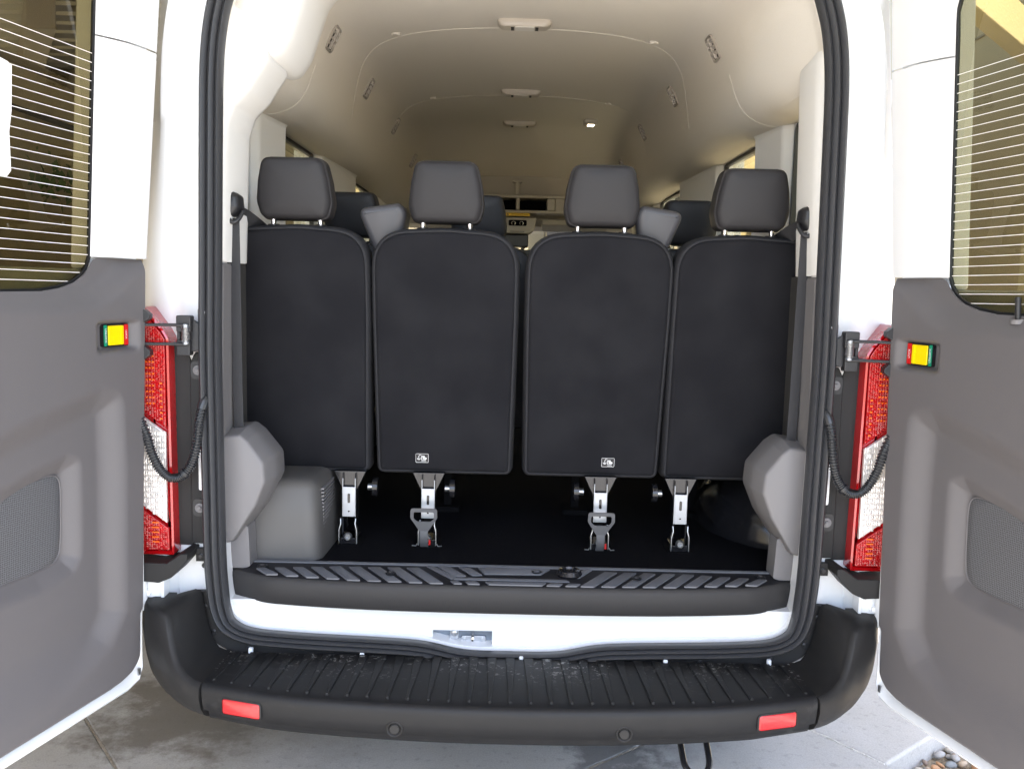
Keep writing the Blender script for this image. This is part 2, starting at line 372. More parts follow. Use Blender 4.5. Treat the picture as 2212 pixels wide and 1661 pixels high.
for i in range(290):
    a = -1.31+random.random()**1.3*0.55; b = 2.63+random.random()*1.05; r = random.uniform(0.011, 0.024)
    x, y = g2(a, b); o = bpy.data.objects.new('pebble', random.choice(pebproto)); COL.objects.link(o)
    o.location = (x, y, -0.083+r*0.4+(0.012 if random.random() < .4 else 0)); o.scale = (r*1.15, r, r); o.rotation_euler = (random.uniform(-.5, .5), random.uniform(-.5, .5), random.uniform(0, 6.28))
    adopt(o, bed)
# little weed sprouting between the pebbles
wd = thing('weed', (1.335, 2.66, -0.08), 'small green weed sprouting among the pebbles', 'plant')
for k in range(9):
    a = k*0.7; L = random.uniform(0.02, 0.04); c = (1.335, 2.66, -0.075)
    p = [(c[0]+math.cos(a)*L*t*0.7, c[1]+math.sin(a)*L*t*0.7, c[2]+L*(t*1.3-0.35*t*t)) for t in (0, .35, .7, 1)]
    mk('leaf', sweep(p, [(-.004, 0), (0, .0008), (.004, 0), (0, -.0008)], scale=[0.4, 1, 0.8, 0.15]), LEAF, wd)

# neighbouring walls and the carport roof seen through the windows
lw = thing('garden_wall', (-2.8, 6, 0), 'beige stucco wall seen through the left door glass', 'wall')
mk('wall_face', box(-3.0, -2.7, -1.6, 8.44, -0.13, 2.60), STUCCO, lw)  # near stretch, out of view, is added to block sky light from the left
mk('wall_shade_block', box(-3.0, -2.68, 8.45, 11.98, -0.12, 4.1), mat('end_wall_buttress', (0, 0, 0)), lw)  # added tall block, hides the sunlit end wall; shade is in its colour
mk('wall_cap', box(-3.03, -2.67, -1.63, 8.44, 2.602, 2.64), BEAMM, lw, bevel=.008)
mk('pipe', tube([(-2.66, 2.4, 2.36), (-2.66, 12, 2.36)], 0.016, 8), DARKIN, lw)
rwl = thing('house_wall', (3.6, 6, 0), 'tan stucco house wall seen through the right door glass', 'wall')
mk('wall_face', box(3.5, 3.8, 3.6, 12.0, -0.13, 5.2), STUCCO, rwl)
mk('wall_joint', box(3.488, 3.499, 3.6, 12.0, 3.45, 3.465), BEAMM, rwl)
mk('sunlit_wall_strip', box(2.75, 3.49, 4.1, 4.86, -0.13, 2.16), STUCCO2, rwl, bevel=.02)  # stands for a sunlit strip of wall; brightness lies in the pale colour
mk('eave_board', loft([[(2.2, 4.75, z0), (2.2, 4.9, z0), (2.2, 4.9, z1), (2.2, 4.75, z1)] if k == 0 else [(3.6, 6.25, z0), (3.6, 6.45, z0), (3.6, 6.45, z1), (3.6, 6.25, z1)] for k, z0, z1 in ((0, 3.10, 3.34), (1, 3.10, 3.34))]), STUCCO2, rwl, bevel=.01)
ew = thing('end_wall', (0, 12, 0), 'pale yellow wall beyond the windscreen', 'wall')
mk('wall_face', box(-4.5, 4.7, 12.0, 12.3, -0.13, 4.2), mat('end_wall_stucco', (0.36, 0.31, 0.195), 0.95, spec=0.1, bump=(60, 0.4, 0.01)), ew)
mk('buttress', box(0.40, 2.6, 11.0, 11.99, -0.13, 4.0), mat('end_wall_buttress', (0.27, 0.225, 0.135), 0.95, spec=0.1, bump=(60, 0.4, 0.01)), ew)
rf = thing('carport_roof', (-5, 7.5, 3.3), 'corrugated metal carport roof on posts, seen through the left door glass', 'roof')
prof = []
x = 0.0
while x < 8.9:
    prof += [(x, 3.38), (x+0.09, 3.38), (x+0.12, 3.44), (x+0.21, 3.44)]; x += 0.24
prof += [(p[0], p[1]+0.006) for p in prof[::-1]]
mk('roof_deck', prism_x([(-.35+px, pz) for px, pz in prof], -8.5, 2.05), DECK, rf, smooth=False)
mk('beam', loft([[(-3.2+dx, 6.1, z) for dx, z in ((-.1, 3.12), (.1, 3.12), (.1, 3.37), (-.1, 3.37))], [(-4.5+dx, 8.3, z) for dx, z in ((-.1, 3.12), (.1, 3.12), (.1, 3.37), (-.1, 3.37))]]), BEAMM, rf, bevel=.01)
for yb in (-.2, 4.0, 8.4):
    mk('beam', box(-8.5, 2.05, yb-0.08, yb+0.08, 3.14, 3.37), BEAMM, rf, bevel=.01)
for px_, py_ in ((-3.3, -.2), (-3.3, 8.4), (-8.2, -.2), (-8.2, 8.4), (1.97, -.2), (1.97, 8.4)):
    mk('post', box(px_-.06, px_+.06, py_-.06, py_+.06, -.13, 3.15), BEAMM, rf, bevel=.008)
ivy = thing('ivy', (-2.6, 5.0, 1.2), 'green ivy leaves on the wall behind the left door glass', 'plant')
lv = [];
for k in range(70):
    y = random.gauss(5.15, 0.16); z = random.gauss(2.02, 0.06); s = random.uniform(0.015, 0.04); xx = -2.68+random.uniform(0, 0.1); a = random.uniform(0, 6.28); tl = random.uniform(-.03, .03)
    lv.append(([(xx, y+s*math.cos(a), z+s*math.sin(a)), (xx+tl, y-s*.6*math.sin(a), z+s*.6*math.cos(a)), (xx+tl*.5, y-s*math.cos(a), z-s*math.sin(a)), (xx-tl*.2, y+s*.6*math.sin(a), z-s*.6*math.cos(a))], [(0, 1, 2, 3)]))
mk('foliage', join(*lv), LEAF, ivy, smooth=False, kind='stuff')

# ================================================================== THE VAN
van = thing('passenger_van', (0, 2.6, 0), 'white passenger van seen from behind with both rear doors open', 'van')
HALF = [(0, .463), (.13, .466), (.24, .487), (.34, .494), (.52, .5), (.62, .505), (.69, .511), (.742, .524), (.783, .553), (.804, .60), (.813, .66), (.819, .76),
        (.821, .92), (.823, 1.1), (.8245, 1.3), (.8215, 1.5), (.8185, 1.7), (.8155, 1.88), (.8125, 2.0), (.804, 2.1), (.785, 2.19), (.745, 2.285), (.67, 2.345), (.5, 2.375), (.25, 2.385)]
OUT = [tuple(p) for p in HALF]+[(0, 2.388)]+[(-a, b) for a, b in HALF[1:][::-1]]
OUTL = spline(OUT, 5, closed=True)
def ring_norm(poly):
    n = len(poly); r = []
    for i in range(n):
        t = np.array(poly[(i+1) % n])-np.array(poly[i-1]); t /= np.linalg.norm(t); r.append((t[1], -t[0]))
    return r
NRM = ring_norm(OUTL)
def around(prof, pts=OUTL, nr=NRM, y0=2.30):
    """closed sweep: prof = (outward offset, y offset) along the opening"""
    rings = [[(p[0]+q[0]*a*(1-.36*max(0, -q[1]) if a < 0 else 1), y0+b, p[1]+q[1]*a*(1-.36*max(0, -q[1]) if a < 0 else 1)) for a, b in prof] for p, q in zip(pts, nr)]
    rings.append(rings[0]); return loft(rings, cap=False)
# rear frame of the body shell: jamb, step and outer corner, blending into body sides
def body_ring():
    rings = []
    for p, q in zip(OUTL, NRM):
        px, pz = p; sx = 1 if px >= 0 else -1; ax = abs(px)
        side = min(1, max(0, (ax-0.66)/0.12))                 # 1 on the pillars, 0 top and bottom
        pts = []
        for a, b in ((-.03, .10), (-.03, .035), (.005, .03), (.03, .03), (.062, .033), (.072, .045), (.10, .048), (.13, .055)):
            pts.append((px+q[0]*a, 2.30+b, pz+q[1]*a))
        X2 = 0.985-0.05*max(0, (pz-1.5)/0.55)
        if side > 0 and 0.66 < pz < 2.3:
            pts += [(sx*max(X2, ax+.125), 2.37, pz), (sx*(X2+.035), 2.40, pz), (sx*(X2+.05), 2.47, pz), (sx*(X2+.05), 2.62, pz)]
        else:
            a = .14; pts += [(px+q[0]*a, 2.36, pz+q[1]*a), (px+q[0]*(a+.02), 2.40, pz+q[1]*(a+.02)), (px+q[0]*(a+.03), 2.47, pz+q[1]*(a+.03)), (px+q[0]*(a+.03), 2.62, pz+q[1]*(a+.03))]
        rings.append(pts)
    rings.append(rings[0]); return loft(rings, closed=False)
mk('body_frame', body_ring(), WHITE, van, angle=60)
# triple-bead rubber seal round the opening
mk('door_seal', around([(-.047, .012), (-.046, -.012), (-.040, -.02), (-.033, -.014), (-.031, -.008), (-.028, -.018), (-.021, -.024), (-.0145, -.018), (-.012, -.010), (-.009, -.022), (-.002, -.028), (.004, -.022), (.006, -.006), (.005, .031)]), RUBBER, van, angle=70)
# side walls of the body with window openings
WIN_B, WIN_T = 1.36, 2.035
for s in (-1, 1):
    for nm, b in (('side_panel', box(.905, .99, 2.45, 6.9, .42, WIN_B)), ('cant_rail', box(.885, .975, 2.45, 6.6, WIN_T+.004, 2.42))):
        mk(nm, mirror(b, s), WHITE, van, bevel=.02)
    for y0, y1 in ((2.42, 2.60), (2.965, 3.30), (3.93, 4.74), (5.58, 6.1)):
        mk('window_pillar', mirror(box(.90, .985, y0, y1, WIN_B-.01, WIN_T+.02), s), WHITE, van)
    for y0, y1 in ((2.60, 2.965), (3.30, 3.93), (4.74, 5.58)):
        p = mk('side_window', mirror(box(.935, .939, y0-.01, y1+.01, WIN_B, WIN_T), s), SIDEG, van, smooth=False)
        fr = [(y0, WIN_B), (y1, WIN_B), (y1, WIN_T), (y0, WIN_T)]
        rr = roundpoly(fr, .03); ri = offset(rr, -.012 if 0 else .0)
        mk('window_rubber', mirror(loft([[(.898, y, z) for y, z in rr], [(.915, y, z) for y, z in rr], [(.915, y, z) for y, z in offset(rr, -.012)], [(.898, y, z) for y, z in offset(rr, -.012)], [(.898, y, z) for y, z in rr]], cap=False), s), BLACK, p)
mk('roof_panel', loft([[(x, y, 2.55-.10*(abs(x)/.95)**3-max(0, (y-5.6))*.28) for x in np.linspace(-.95, .95, 25)] for y in (2.42, 3.5, 4.5, 5.6, 6.0, 6.3)], closed=False), WHITE, van)

# ---------------------------------------------------------------- interior lining
PROFH = [(.90, 2.037), (.875, 2.036), (.84, 2.04), (.80, 2.052), (.765, 2.075), (.74, 2.105), (.72, 2.15), (.705, 2.20), (.685, 2.26), (.66, 2.32), (.63, 2.366), (.58, 2.399), (.50, 2.419), (.38, 2.433), (.2, 2.443), (0, 2.446)]
prh = [tuple(p) for p in spline(PROFH, 3)]
full = prh+[(-a, b) for a, b in prh[:-1][::-1]]
def ldrop(y): return 0.0 if y < 5.3 else 0.25*((y-5.3)/.85)**1.6
def liner(y):
    drop = ldrop(y)
    return [(x, y, z-(drop*(0.25+0.75*min(1, max(0, (z-2.03)/.25))))) for x, z in full]
def liner_at(x, z):
    best = min(full, key=lambda p: abs(math.atan2(p[0], p[1]-1.75)-math.atan2(x, z-1.75))); return best
hr_ = []
for p, q in sorted([(p, q) for p, q in zip(OUTL, NRM) if p[1] > 2.03], key=lambda t: math.atan2(t[0][0], t[0][1]-1.75)):
    a_ = (p[0]-q[0]*.030, p[1]-q[1]*.030); bx, bz = liner_at(*a_)
    hr_.append([(a_[0], 2.325, a_[1]), (a_[0]*.992-q[0]*.004, 2.332, a_[1]-q[1]*.004)]+[(a_[0]+(bx-a_[0])*(1-(1-t)**2.2), 2.335+.515*t, a_[1]+(bz-a_[1])*(1-(1-t)**2.2)) for t in (.04, .1, .2, .3, .45, .6, .8, 1)])
mk('rear_header_trim', loft(hr_, closed=False), LINER, van, angle=80)
head = mk('headliner', loft([liner(y) for y in np.linspace(2.849, 6.15, 30)], closed=False), LINER, van, angle=80)
for s in (-1, 1):
    mk('cant_lining', loft([[(s*x, y, z) for x, z in prh if z < 2.062] for y in (2.50, 2.65, 2.862)], closed=False), LINER, van, angle=80)
# raised seams and plugs of the headliner panels
def lz(x, off=-.002):
    ax = abs(x)
    for (a, za), (b, zb) in zip(prh[:-1], prh[1:]):
        if b <= ax <= a: return za+(zb-za)*(a-ax)/max(1e-9, a-b)+off
    return prh[-1][1]+off
def seam(ymid, yend, xe, yd, r=.0028):
    xs = np.linspace(-xe, xe, 80); pth = []
    for x in xs:
        t = abs(x)/xe; y = ymid+(yend-ymid)*(t**6)*1.0+.10*t*t
        pth.append((x, y, lz(x)+.001))
    return tube(pth, r, 6, up=(0, 1, 0))
for ym, ye, xe, rr_ in ((3.42, 3.72, .715, .0012), (4.58, 4.8, .70, .001)):
    mk('seam', seam(ym, ye, xe, 0, rr_), LINER, head)
for x, y in ((-.48, 3.45), (.50, 3.47), (-.44, 4.60), (.45, 4.63)):
    mk('plug', lathe([(.002, -.004), (.016, -.004), (.018, .002), (.018, .006)], (x, y, lz(x)-.001), 'z', 14), LINER, head)
for s in (-1, 1):
    mk('liner_joint', tube([(s*x, 3.02+.35*(0.86-x), lz(x)) for x in np.linspace(.86, .70, 14)], .0007, 6, up=(0, 1, 0)), LINER, head)
# inner lower walls, floor, pillar covers
for s in (-1, 1):
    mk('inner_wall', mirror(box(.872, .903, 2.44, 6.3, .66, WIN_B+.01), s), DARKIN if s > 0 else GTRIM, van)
    for y0, y1 in ((2.965, 3.30), (3.935, 4.735), (5.585, 6.15)):
        yc = [(y0, .90), (y0+.03, .868), (y1-.05, .846), (y1, .90)]
        pc = loft([[(x-(.012 if z > 1.9 else 0)*0, y, z) for y, x in yc] for z in (1.3, 1.7, 1.95)]+[[(x, y+(.012 if i in (1, 2) else 0), 2.035) for i, (y, x) in enumerate(yc)]]+[[(x-.035 if i in (1, 2) else x, y, 2.06) for i, (y, x) in enumerate(yc)]])
        mk('pillar_cover', mirror(pc, s), TRIMW, van, bevel=.012, seg=3)
floor = mk('floor', box(-.90, .90, 2.40, 6.3, .60, .68), CARPET, van, bevel=0)
# left: air-conditioner housing and bulky pillar cover; right: slim pillar cover
ac = roundpoly([(-.84, 2.40), (-.82, 2.16), (-.785, 2.135), (-.722, 2.085), (-.69, 2.058), (-.648, 2.066), (-.612, 2.12), (-.565, 2.26), (-.50, 2.40)], [0, .02, .03, .05, .03, .05, .08, .12, 0], 5)
acp = loft([[(x, y, z+(0 if y < 2.7 else .02*(y-2.7)/.1)) for x, z in (ac if k == 0 else offset(ac, k))] for y, k in ((2.36, -.03), (2.39, -.008), (2.43, 0), (2.60, 0), (2.68, -.012), (2.73, -.03), (2.75, -.05))])
mk('air_conditioner_housing', acp, TRIMW, van, angle=80)
pl = roundpoly([(-.83, 2.23), (-.775, 2.21), (-.69, 2.15), (-.663, 2.055), (-.69, 2.015), (-.715, 1.975), (-.755, 1.935), (-.772, 1.88), (-.778, 1.70), (-.784, 1.53), (-.83, 1.53)], [0, .02, .03, .02, .03, .03, .04, .05, .05, .0, 0], 5)
plp = loft([[(x, y, z) for x, z in (pl if k == 0 else offset(pl, k))] for y, k in ((2.345, -.014), (2.36, -.004), (2.38, 0), (2.53, .004), (2.57, -.004), (2.585, -.02))])
mk('pillar_trim', plp, TRIMW, van, angle=60)
pr = roundpoly([(.835, 2.14), (.768, 2.125), (.762, 2.09), (.772, 1.74), (.783, 1.53), (.835, 1.53)], [0, .02, .03, .02, 0, 0], 5)
plr = loft([[(x, y, z) for x, z in (pr if k == 0 else offset(pr, k))] for y, k in ((2.345, -.014), (2.36, -.004), (2.385, 0), (2.50, 0), (2.52, -.004), (2.53, -.012))])
mk('pillar_trim', plr, TRIMW, van, angle=60)
for s in (-1, 1):
    lo = [(.83, 1.528), (.784, 1.528), (.792, 1.1), (.795, .8), (.80, .69), (.795, .60), (.84, .60)]
    mk('lower_pillar_trim', mirror(prism_y(lo, 2.348, 2.46), s), GTRIM, van, bevel=.01)
    mk('pillar_gap_panel', mirror(box(.80, .88, 2.458, 2.6, .66, 1.53), s), DARKIN, van)
    # rear quarter trim, wide at the bottom corner
    mk('corner_trim', mirror(prism_y(roundpoly([(.80, .58), (.80, .80), (.74, .80), (.735, .685), (.765, .675), (.77, .62)], .008), 2.40 if s < 0 else 2.40, 2.47), s), GTRIM, van, bevel=.006)
    bl = roundpoly([(.806, 1.072), (.75, 1.078), (.725, 1.06), (.672, .995), (.668, .935), (.70, .86), (.775, .752), (.806, .745)], [.004, .01, .03, .03, .03, .05, .02, .004], 5)
    bc = np.array((.760, .915))
    def bs(k, kz): return [tuple(bc+(np.array(p)-bc)*np.array((k, kz))) for p in bl]
    blf = loft([[(x, y, z) for x, z in bs(k, kz)] for y, k, kz in ((2.362, .74, .86), (2.3635, .80, .895), (2.368, .835, .913), (2.376, .862, .926), (2.425, .975, .985), (2.434, .994, .996), (2.445, 1, 1), (2.52, 1, 1), (2.54, .95, .97))])
    mk('quarter_bulge', mirror(blf, s), GTRIM, van, angle=60)
# left wheel-arch cover with ribbed grille, right bare black arch
wc = loft([roundpoly(p, [.02, .05, .02, .02], 4) for p in ([(-.88, 2.462), (-.575, 2.472), (-.56, 2.86), (-.88, 2.86)],)] and
          [[(x, y, z) for x, y in roundpoly([(-.88, 2.462+dy), (x1+.012, 2.475+dy), (x1+.022, 2.88), (-.88, 2.88)], [.01, .05, .02, .01], 5)] for z, x1, dy in ((.672, -.566, 0), (.80, -.575, .01), (.885, -.582, .02), (.905, -.595, .035), (.912, -.615, .055))])
wco = mk('wheel_arch_cover', wc, mat('taupe_trim', (0.088, 0.0835, 0.080), 0.5, spec=0.4, bump=(700, 0.2, 0.0015)), van, angle=60)
for k in range(13):
    z = .748+k*.0105
    mk('grille_rib', box(-.571, -.5585, 2.545, 2.70, z, z+.005), GTRIM, wco)
arch = [[(.62+.0*j, 0, 0)] for j in range(1)]
av, af = [], []
dome = loft([[(.90-.26*math.cos(a)*math.cos(t), 3.02-.36*math.sin(t), .68+.24*max(0, math.cos(t))*math.sin(max(.02, a))) for a in np.linspace(0, math.pi/2, 12)] for t in np.linspace(-1.5, 1.5, 22)], closed=False)
mk('wheel_arch', dome, GLOSSB, van, angle=80)

# ---------------------------------------------------------------- ceiling vents and lamps
def vent(x, y, s, parent):
    z = lz(x, 0)-ldrop(y); ang = math.atan2(lz(abs(x)-.02, 0)-lz(abs(x)+.02, 0), .04)   # surface slope
    n = Vector((-s*math.sin(ang), 0, -math.cos(ang))); u = Vector((0, 1, 0)); v = u.cross(n).normalized()
    o = Vector((x, y, z))
    def pt(a, b, c): return tuple(o+u*a+v*b+n*c)
    oc = rrect(-.046, .046, -.046, .046, .02); ic = offset(oc, -.009)
    fr = loft([[pt(a, b, -.004) for a, b in oc], [pt(a, b, .007) for a, b in offset(oc, -.002)], [pt(a, b, .008) for a, b in offset(oc, -.006)], [pt(a, b, .003) for a, b in ic], [pt(a, b, -.006) for a, b in ic]], cap=False)
    p = mk('ceiling_vent', fr, mat('vent_plastic', (0.36, 0.325, 0.28), 0.35), parent)
    mk('vent_cavity', ([pt(a, b, .0015) for a, b in ic], [tuple(range(len(ic)))]), DARKIN, p)
    for k in range(3):
        b = -.020+k*.020
        mk('vane', loft([[pt(a, b-.006, .002) for a in (-.036, .036)]+[pt(a, b+.003, .009) for a in (.036, -.036)], [pt(a, b-.002, .002) for a in (-.036, .036)]+[pt(a, b+.007, .009) for a in (.036, -.036)]]), mat('vent_vane', (0.5, 0.46, 0.41), 0.25), p, smooth=False)
    mk('vane_divider', loft([[pt(a, b, c) for a, c in ((-.003, .001), (.003, .001), (.003, .011), (-.003, .011))] for b in (-.036, .036)]), mat('vent_vane', (0, 0, 0)), p, smooth=False)
for y in (3.155, 3.92, 4.81, 5.66):
    vent(-.66, y, -1, van); vent(.66, y, 1, van)
for y in (3.34, 4.48, 5.30):
    zz = lz(0)-ldrop(y)
    pl_ = mk('ceiling_lamp', loft([[(x*k+.004, y+yy*k, zz+dz) for x, yy in rrect(-.098, .098, -.036, .036, .02)] for k, dz in ((1, .004), (1, -.008), (.96, -.014), (.86, -.022), (.7, -.024))]), LINER if 0 else mat('lamp_housing', (0.52, 0.47, 0.4), 0.4), van)
    mk('lamp_lens', box(-.03, .04, y-.028, y+.022, zz-.0265, zz-.0225), LENSW, pl_, bevel=.001)
    mk('switch', box(-.045, -.034, y-.02, y+.015, zz-.027, zz-.0225), DARKIN, pl_)
    mk('switch', box(.044, .055, y-.02, y+.015, zz-.027, zz-.0225), DARKIN, pl_)
yr = 5.12; xr = .405; zr = lz(xr)-.012
rl = mk('reading_lamp', loft([[(xr+x*k, yr+yy*k, zr+dz) for x, yy in rrect(-.04, .04, -.045, .045, .015)] for k, dz in ((1, .012), (1, -.004), (.9, -.012), (.7, -.014))]), mat('lamp_housing', (0, 0, 0)), van)
mk('lit_bulb', box(xr-.016, xr+.018, yr-.03, yr+.02, zr-.0165, zr-.0135), LIT, rl, label='lit reading lamp bulb')

# ---------------------------------------------------------------- front of the cabin
hz = 6.12
mk('front_header', loft([[(x, 6.075, 1.985), (x, 6.09, 1.965), (x, 6.12, 1.95), (x, 6.14, 1.90), (x, 6.3, 1.88), (x, 6.35, 2.22), (x, 6.075, 2.26)] for x in np.linspace(-.86, .86, 20)]), mat('header_plastic', (0.42, 0.39, 0.34), 0.5), van)
sh = mk('overhead_shelf', join(box(-.34, .34, 5.86, 6.05, 2.064, 2.084), box(-.34, .34, 5.86, 6.05, 1.968, 1.986), box(-.36, -.325, 5.86, 6.05, 1.987, 2.063), box(-.005, .02, 5.86, 6.05, 1.987, 2.063), box(.20, .25, 5.86, 6.05, 1.987, 2.063)), mat('header_plastic', (0, 0, 0)), van, bevel=.006)
mk('shelf_cheek', prism_y([(.252, 1.97), (.36, 1.97), (.30, 2.083), (.252, 2.083)], 5.87, 6.05), mat('header_plastic', (0, 0, 0)), sh, bevel=.01)
mk('cubby', box(-.33, .205, 6.045, 6.055, 1.98, 2.07), MATTE, sh)
mk('warning_label', box(-.068, .088, 5.852, 5.857, 1.947, 1.966), YLAB, sh)
for k in range(3):
    mk('label_print', box(-.035, .075, 5.850, 5.8515, 1.951+k*.0045, 1.9525+k*.0045), mat('label_ink', (0.25, 0.14, 0.0), 0.6), sh)
mk('label_triangle', prism_y([(-.064, 1.951), (-.048, 1.951), (-.056, 1.963)], 5.850, 5.8515), BLACK, sh)
mk('grab_post', join(box(-.010, .015, 5.92, 5.95, 2.084, 2.19), box(-.03, .035, 5.915, 5.955, 2.17, 2.185)), mat('header_plastic', (0, 0, 0)), sh, bevel=.005)
cn = mk('overhead_console', loft([[(x, 5.88, z) for x, z in ((-.12, 1.94), (.135, 1.94), (.12, 1.86), (.085, 1.835), (-.10, 1.835))], [(x, 6.1, z) for x, z in ((-.12, 1.94), (.135, 1.94), (.12, 1.86), (.085, 1.835), (-.10, 1.835))]]), mat('header_plastic', (0, 0, 0)), van, bevel=.008)
mk('control_panel', prism_y(rrect(-.05, .07, 1.885, 1.922, .01), 5.872, 5.879), MATTE, cn)
for x in (-.018, .035):
    mk('dial', lathe([(.0135, 0), (.0135, -.012), (.009, -.014), (.001, -.014)], (x, 5.872, 1.90), 'y', 16), CHROME, cn)
    mk('dial_face', lathe([(.0105, -.0142), (.001, -.0148)], (x, 5.872, 1.90), 'y', 16), MATTE, cn)
mk('slot', box(-.04, .055, 5.876, 5.8795, 1.846, 1.850), BLACK, cn)
mk('mirror_mount', join(box(-.09, .085, 5.95, 6.1, 1.75, 1.834), prism_y([(.085, 1.834), (.085, 1.77), (.05, 1.73), (.03, 1.73)], 5.96, 6.08)), BLACK, van, bevel=.01)
mk('rear_view_mirror', loft([[(x, y, z) for x, z in rrect(-.12, .118, 1.672, 1.732, .02)] for y in (5.90, 5.93)]), BLACK, van, bevel=.006)
mk('sun_visor', prism_x([(5.95, 1.935), (6.12, 1.885), (6.125, 1.865), (5.96, 1.90)], .17, .62), mat('header_plastic', (0, 0, 0)), van, bevel=.01)
mk('sun_visor', prism_x([(5.95, 1.935), (6.12, 1.885), (6.125, 1.865), (5.96, 1.90)], -.62, -.17), mat('header_plastic', (0, 0, 0)), van, bevel=.01)
mk('windscreen', loft([[(-.85, 6.3, 1.86), (.85, 6.3, 1.86), (.85, 6.305, 1.86), (-.85, 6.305, 1.86)], [(-.9, 7.1, 1.15), (.9, 7.1, 1.15), (.9, 7.105, 1.15), (-.9, 7.105, 1.15)]]), WSHIELD, van, smooth=False)
mk('dashboard', loft([[(x, 6.45, .75), (x, 6.42, 1.08), (x, 6.6, 1.16), (x, 7.1, 1.15), (x, 7.1, .75)] for x in (-.9, .9)]), BLACK, van, bevel=.02)
for s in (-1, 1):
    mk('windscreen_pillar', sweep([(s*.86, 6.15, 2.0), (s*.9, 6.6, 1.6), (s*.93, 7.1, 1.12)], rrect(-.04, .04, -.04, .04, .01, 2)), mat('header_plastic', (0, 0, 0)), van)
    mk('front_side_window', mirror(loft([[(.935, 6.1, 1.3), (.939, 6.1, 1.3), (.939, 6.95, 1.3), (.935, 6.95, 1.3)], [(.925, 6.1, 2.0), (.929, 6.1, 2.0), (.929, 6.25, 2.0), (.925, 6.25, 2.0)]]), s), SIDEG, van, smooth=False)
mk('front_panel', loft([[(x, 7.1, .45), (x, 7.55, .5), (x, 7.55, .85), (x, 7.1, 1.13)] for x in (-.95, .95)]), WHITE, van, bevel=.05)
for s in (-1, 1):
    for y in (3.15, 6.75):
        wh = mk('wheel', mirror(lathe([(.20, -.09), (.33, -.105), (.352, -.08), (.358, 0), (.352, .08), (.33, .105), (.20, .09)], (.86, y, .358), 'x', 36), s), TYRE, van, label='black van wheel')
        mk('rim', mirror(lathe([(.02, .055), (.09, .06), (.17, .085), (.195, .095), (.2, .08)], (.862, y, .358), 'x', 30), s), STEEL, wh)
mk('underbody', box(-.86, .86, 2.42, 7.0, .40, .60), BLACK, van, bevel=.02)

# ---------------------------------------------------------------- sill: white panel, latch recess, treaded plate
WS = 2.352
mk('sill_panel', join(box(-.80, -.216, WS, WS+.05, .455, .607), box(-.051, .80, WS, WS+.05, .455, .607), box(-.216, -.051, WS, WS+.05, .532, .607), box(-.216, -.051, WS, WS+.05, .455, .476)), WHITE, van, smooth=False)
lr = mk('latch_recess', join(box(-.216, -.051, WS+.032, WS+.045, .476, .532), box(-.2155, -.0515, WS+.004, WS+.033, .4762, .4795)), mat('latch_plate', (0.20, 0.23, 0.27), 0.4, metal=0.5), van)
mk('striker', tube(spline([(-.105, WS+.03, .52), (-.105, WS+.004, .518), (-.105, WS-.004, .506), (-.105, WS+.004, .494), (-.105, WS+.03, .492)], 5), .004, 8, up=(1, 0, 0)), CHROME, lr)
mk('striker_plate', prism_y(rrect(-.138, -.068, .486, .508, .008), WS+.022, WS+.031), STEEL, lr, bevel=.002)
for x in (-.128, -.079): mk('bolt', lathe([(.006, 0), (.006, -.003), (.003, -.004), (.001, -.004)], (x, WS+.022, .500), 'y', 10), ZINC, lr)
mk('tab', prism_y(rrect(-.168, -.145, .502, .531, .003), WS+.014, WS+.031), ZINC, lr)
mk('bolt', lathe([(.009, 0), (.009, -.004), (.006, -.006), (.001, -.006)], (-.1565, WS+.014, .519), 'y', 12), STEEL, lr)
def sill_y(x): return 2.292+.035*(abs(x)/.64)**3 if abs(x) < .64 else 2.327+.07*((abs(x)-.64)/.15)**1.5
xs = np.linspace(-.788, .788, 81)
def sillring(x):
    y = sill_y(x); e = max(0, (abs(x)-.76)/.032)
    xb = x
    return [(xb, 2.452, .672), (xb, 2.452, .686), (xb, 2.43, .686), (x, y+.022, .678), (x, y+.010, .676), (x, y+.003, .670), (x, y, .660), (x, y+.004, .605), (x, y+.012, .600), (x, y+.03, .600)]
plate = mk('sill_plate', loft([sillring(x) for x in xs]), SILLF, van, angle=60)
topm = mk('tread_base', loft([[(x, 2.449, .6865), (x, 2.43, .6872), (x, sill_y(x)+.024, .6792), (x, sill_y(x)+.012, .678)] for x in np.linspace(-.775, .775, 61)], closed=False), SILLB, plate)
def ptz(y): return .6875-.0081*max(0, min(1, (2.43-y)/.11))+.0022
def pad(q):
    q = roundpoly(q, .003, 2); return loft([[(x, y, ptz(y)-.004) for x, y in q], [(x, y, ptz(y)) for x, y in q], [(x, y, ptz(y)+.0006) for x, y in offset(q, -.0012)]])
P1 = [(-.716, 2.386), (-.689, 2.388), (-.64, 2.345), (-.674, 2.343)]; P5 = [(-.516, 2.407), (-.483, 2.410), (-.41, 2.316), (-.447, 2.317)]; P9 = [(-.299, 2.412), (-.262, 2.414), (-.184, 2.307), (-.222, 2.307)]
for i in range(9):
    t = i/8; A, B, f = (P1, P5, t*2) if t <= .5 else (P5, P9, t*2-1)
    q = [(a[0]+(b[0]-a[0])*f, a[1]+(b[1]-a[1])*f) for a, b in zip(A, B)]
    for s in (-1, 1): mk('tread_pad', mirror(pad(q), s), TREAD, plate)
def clampq(q): return [(x, max(y, sill_y(x)+.015)) for x, y in q]
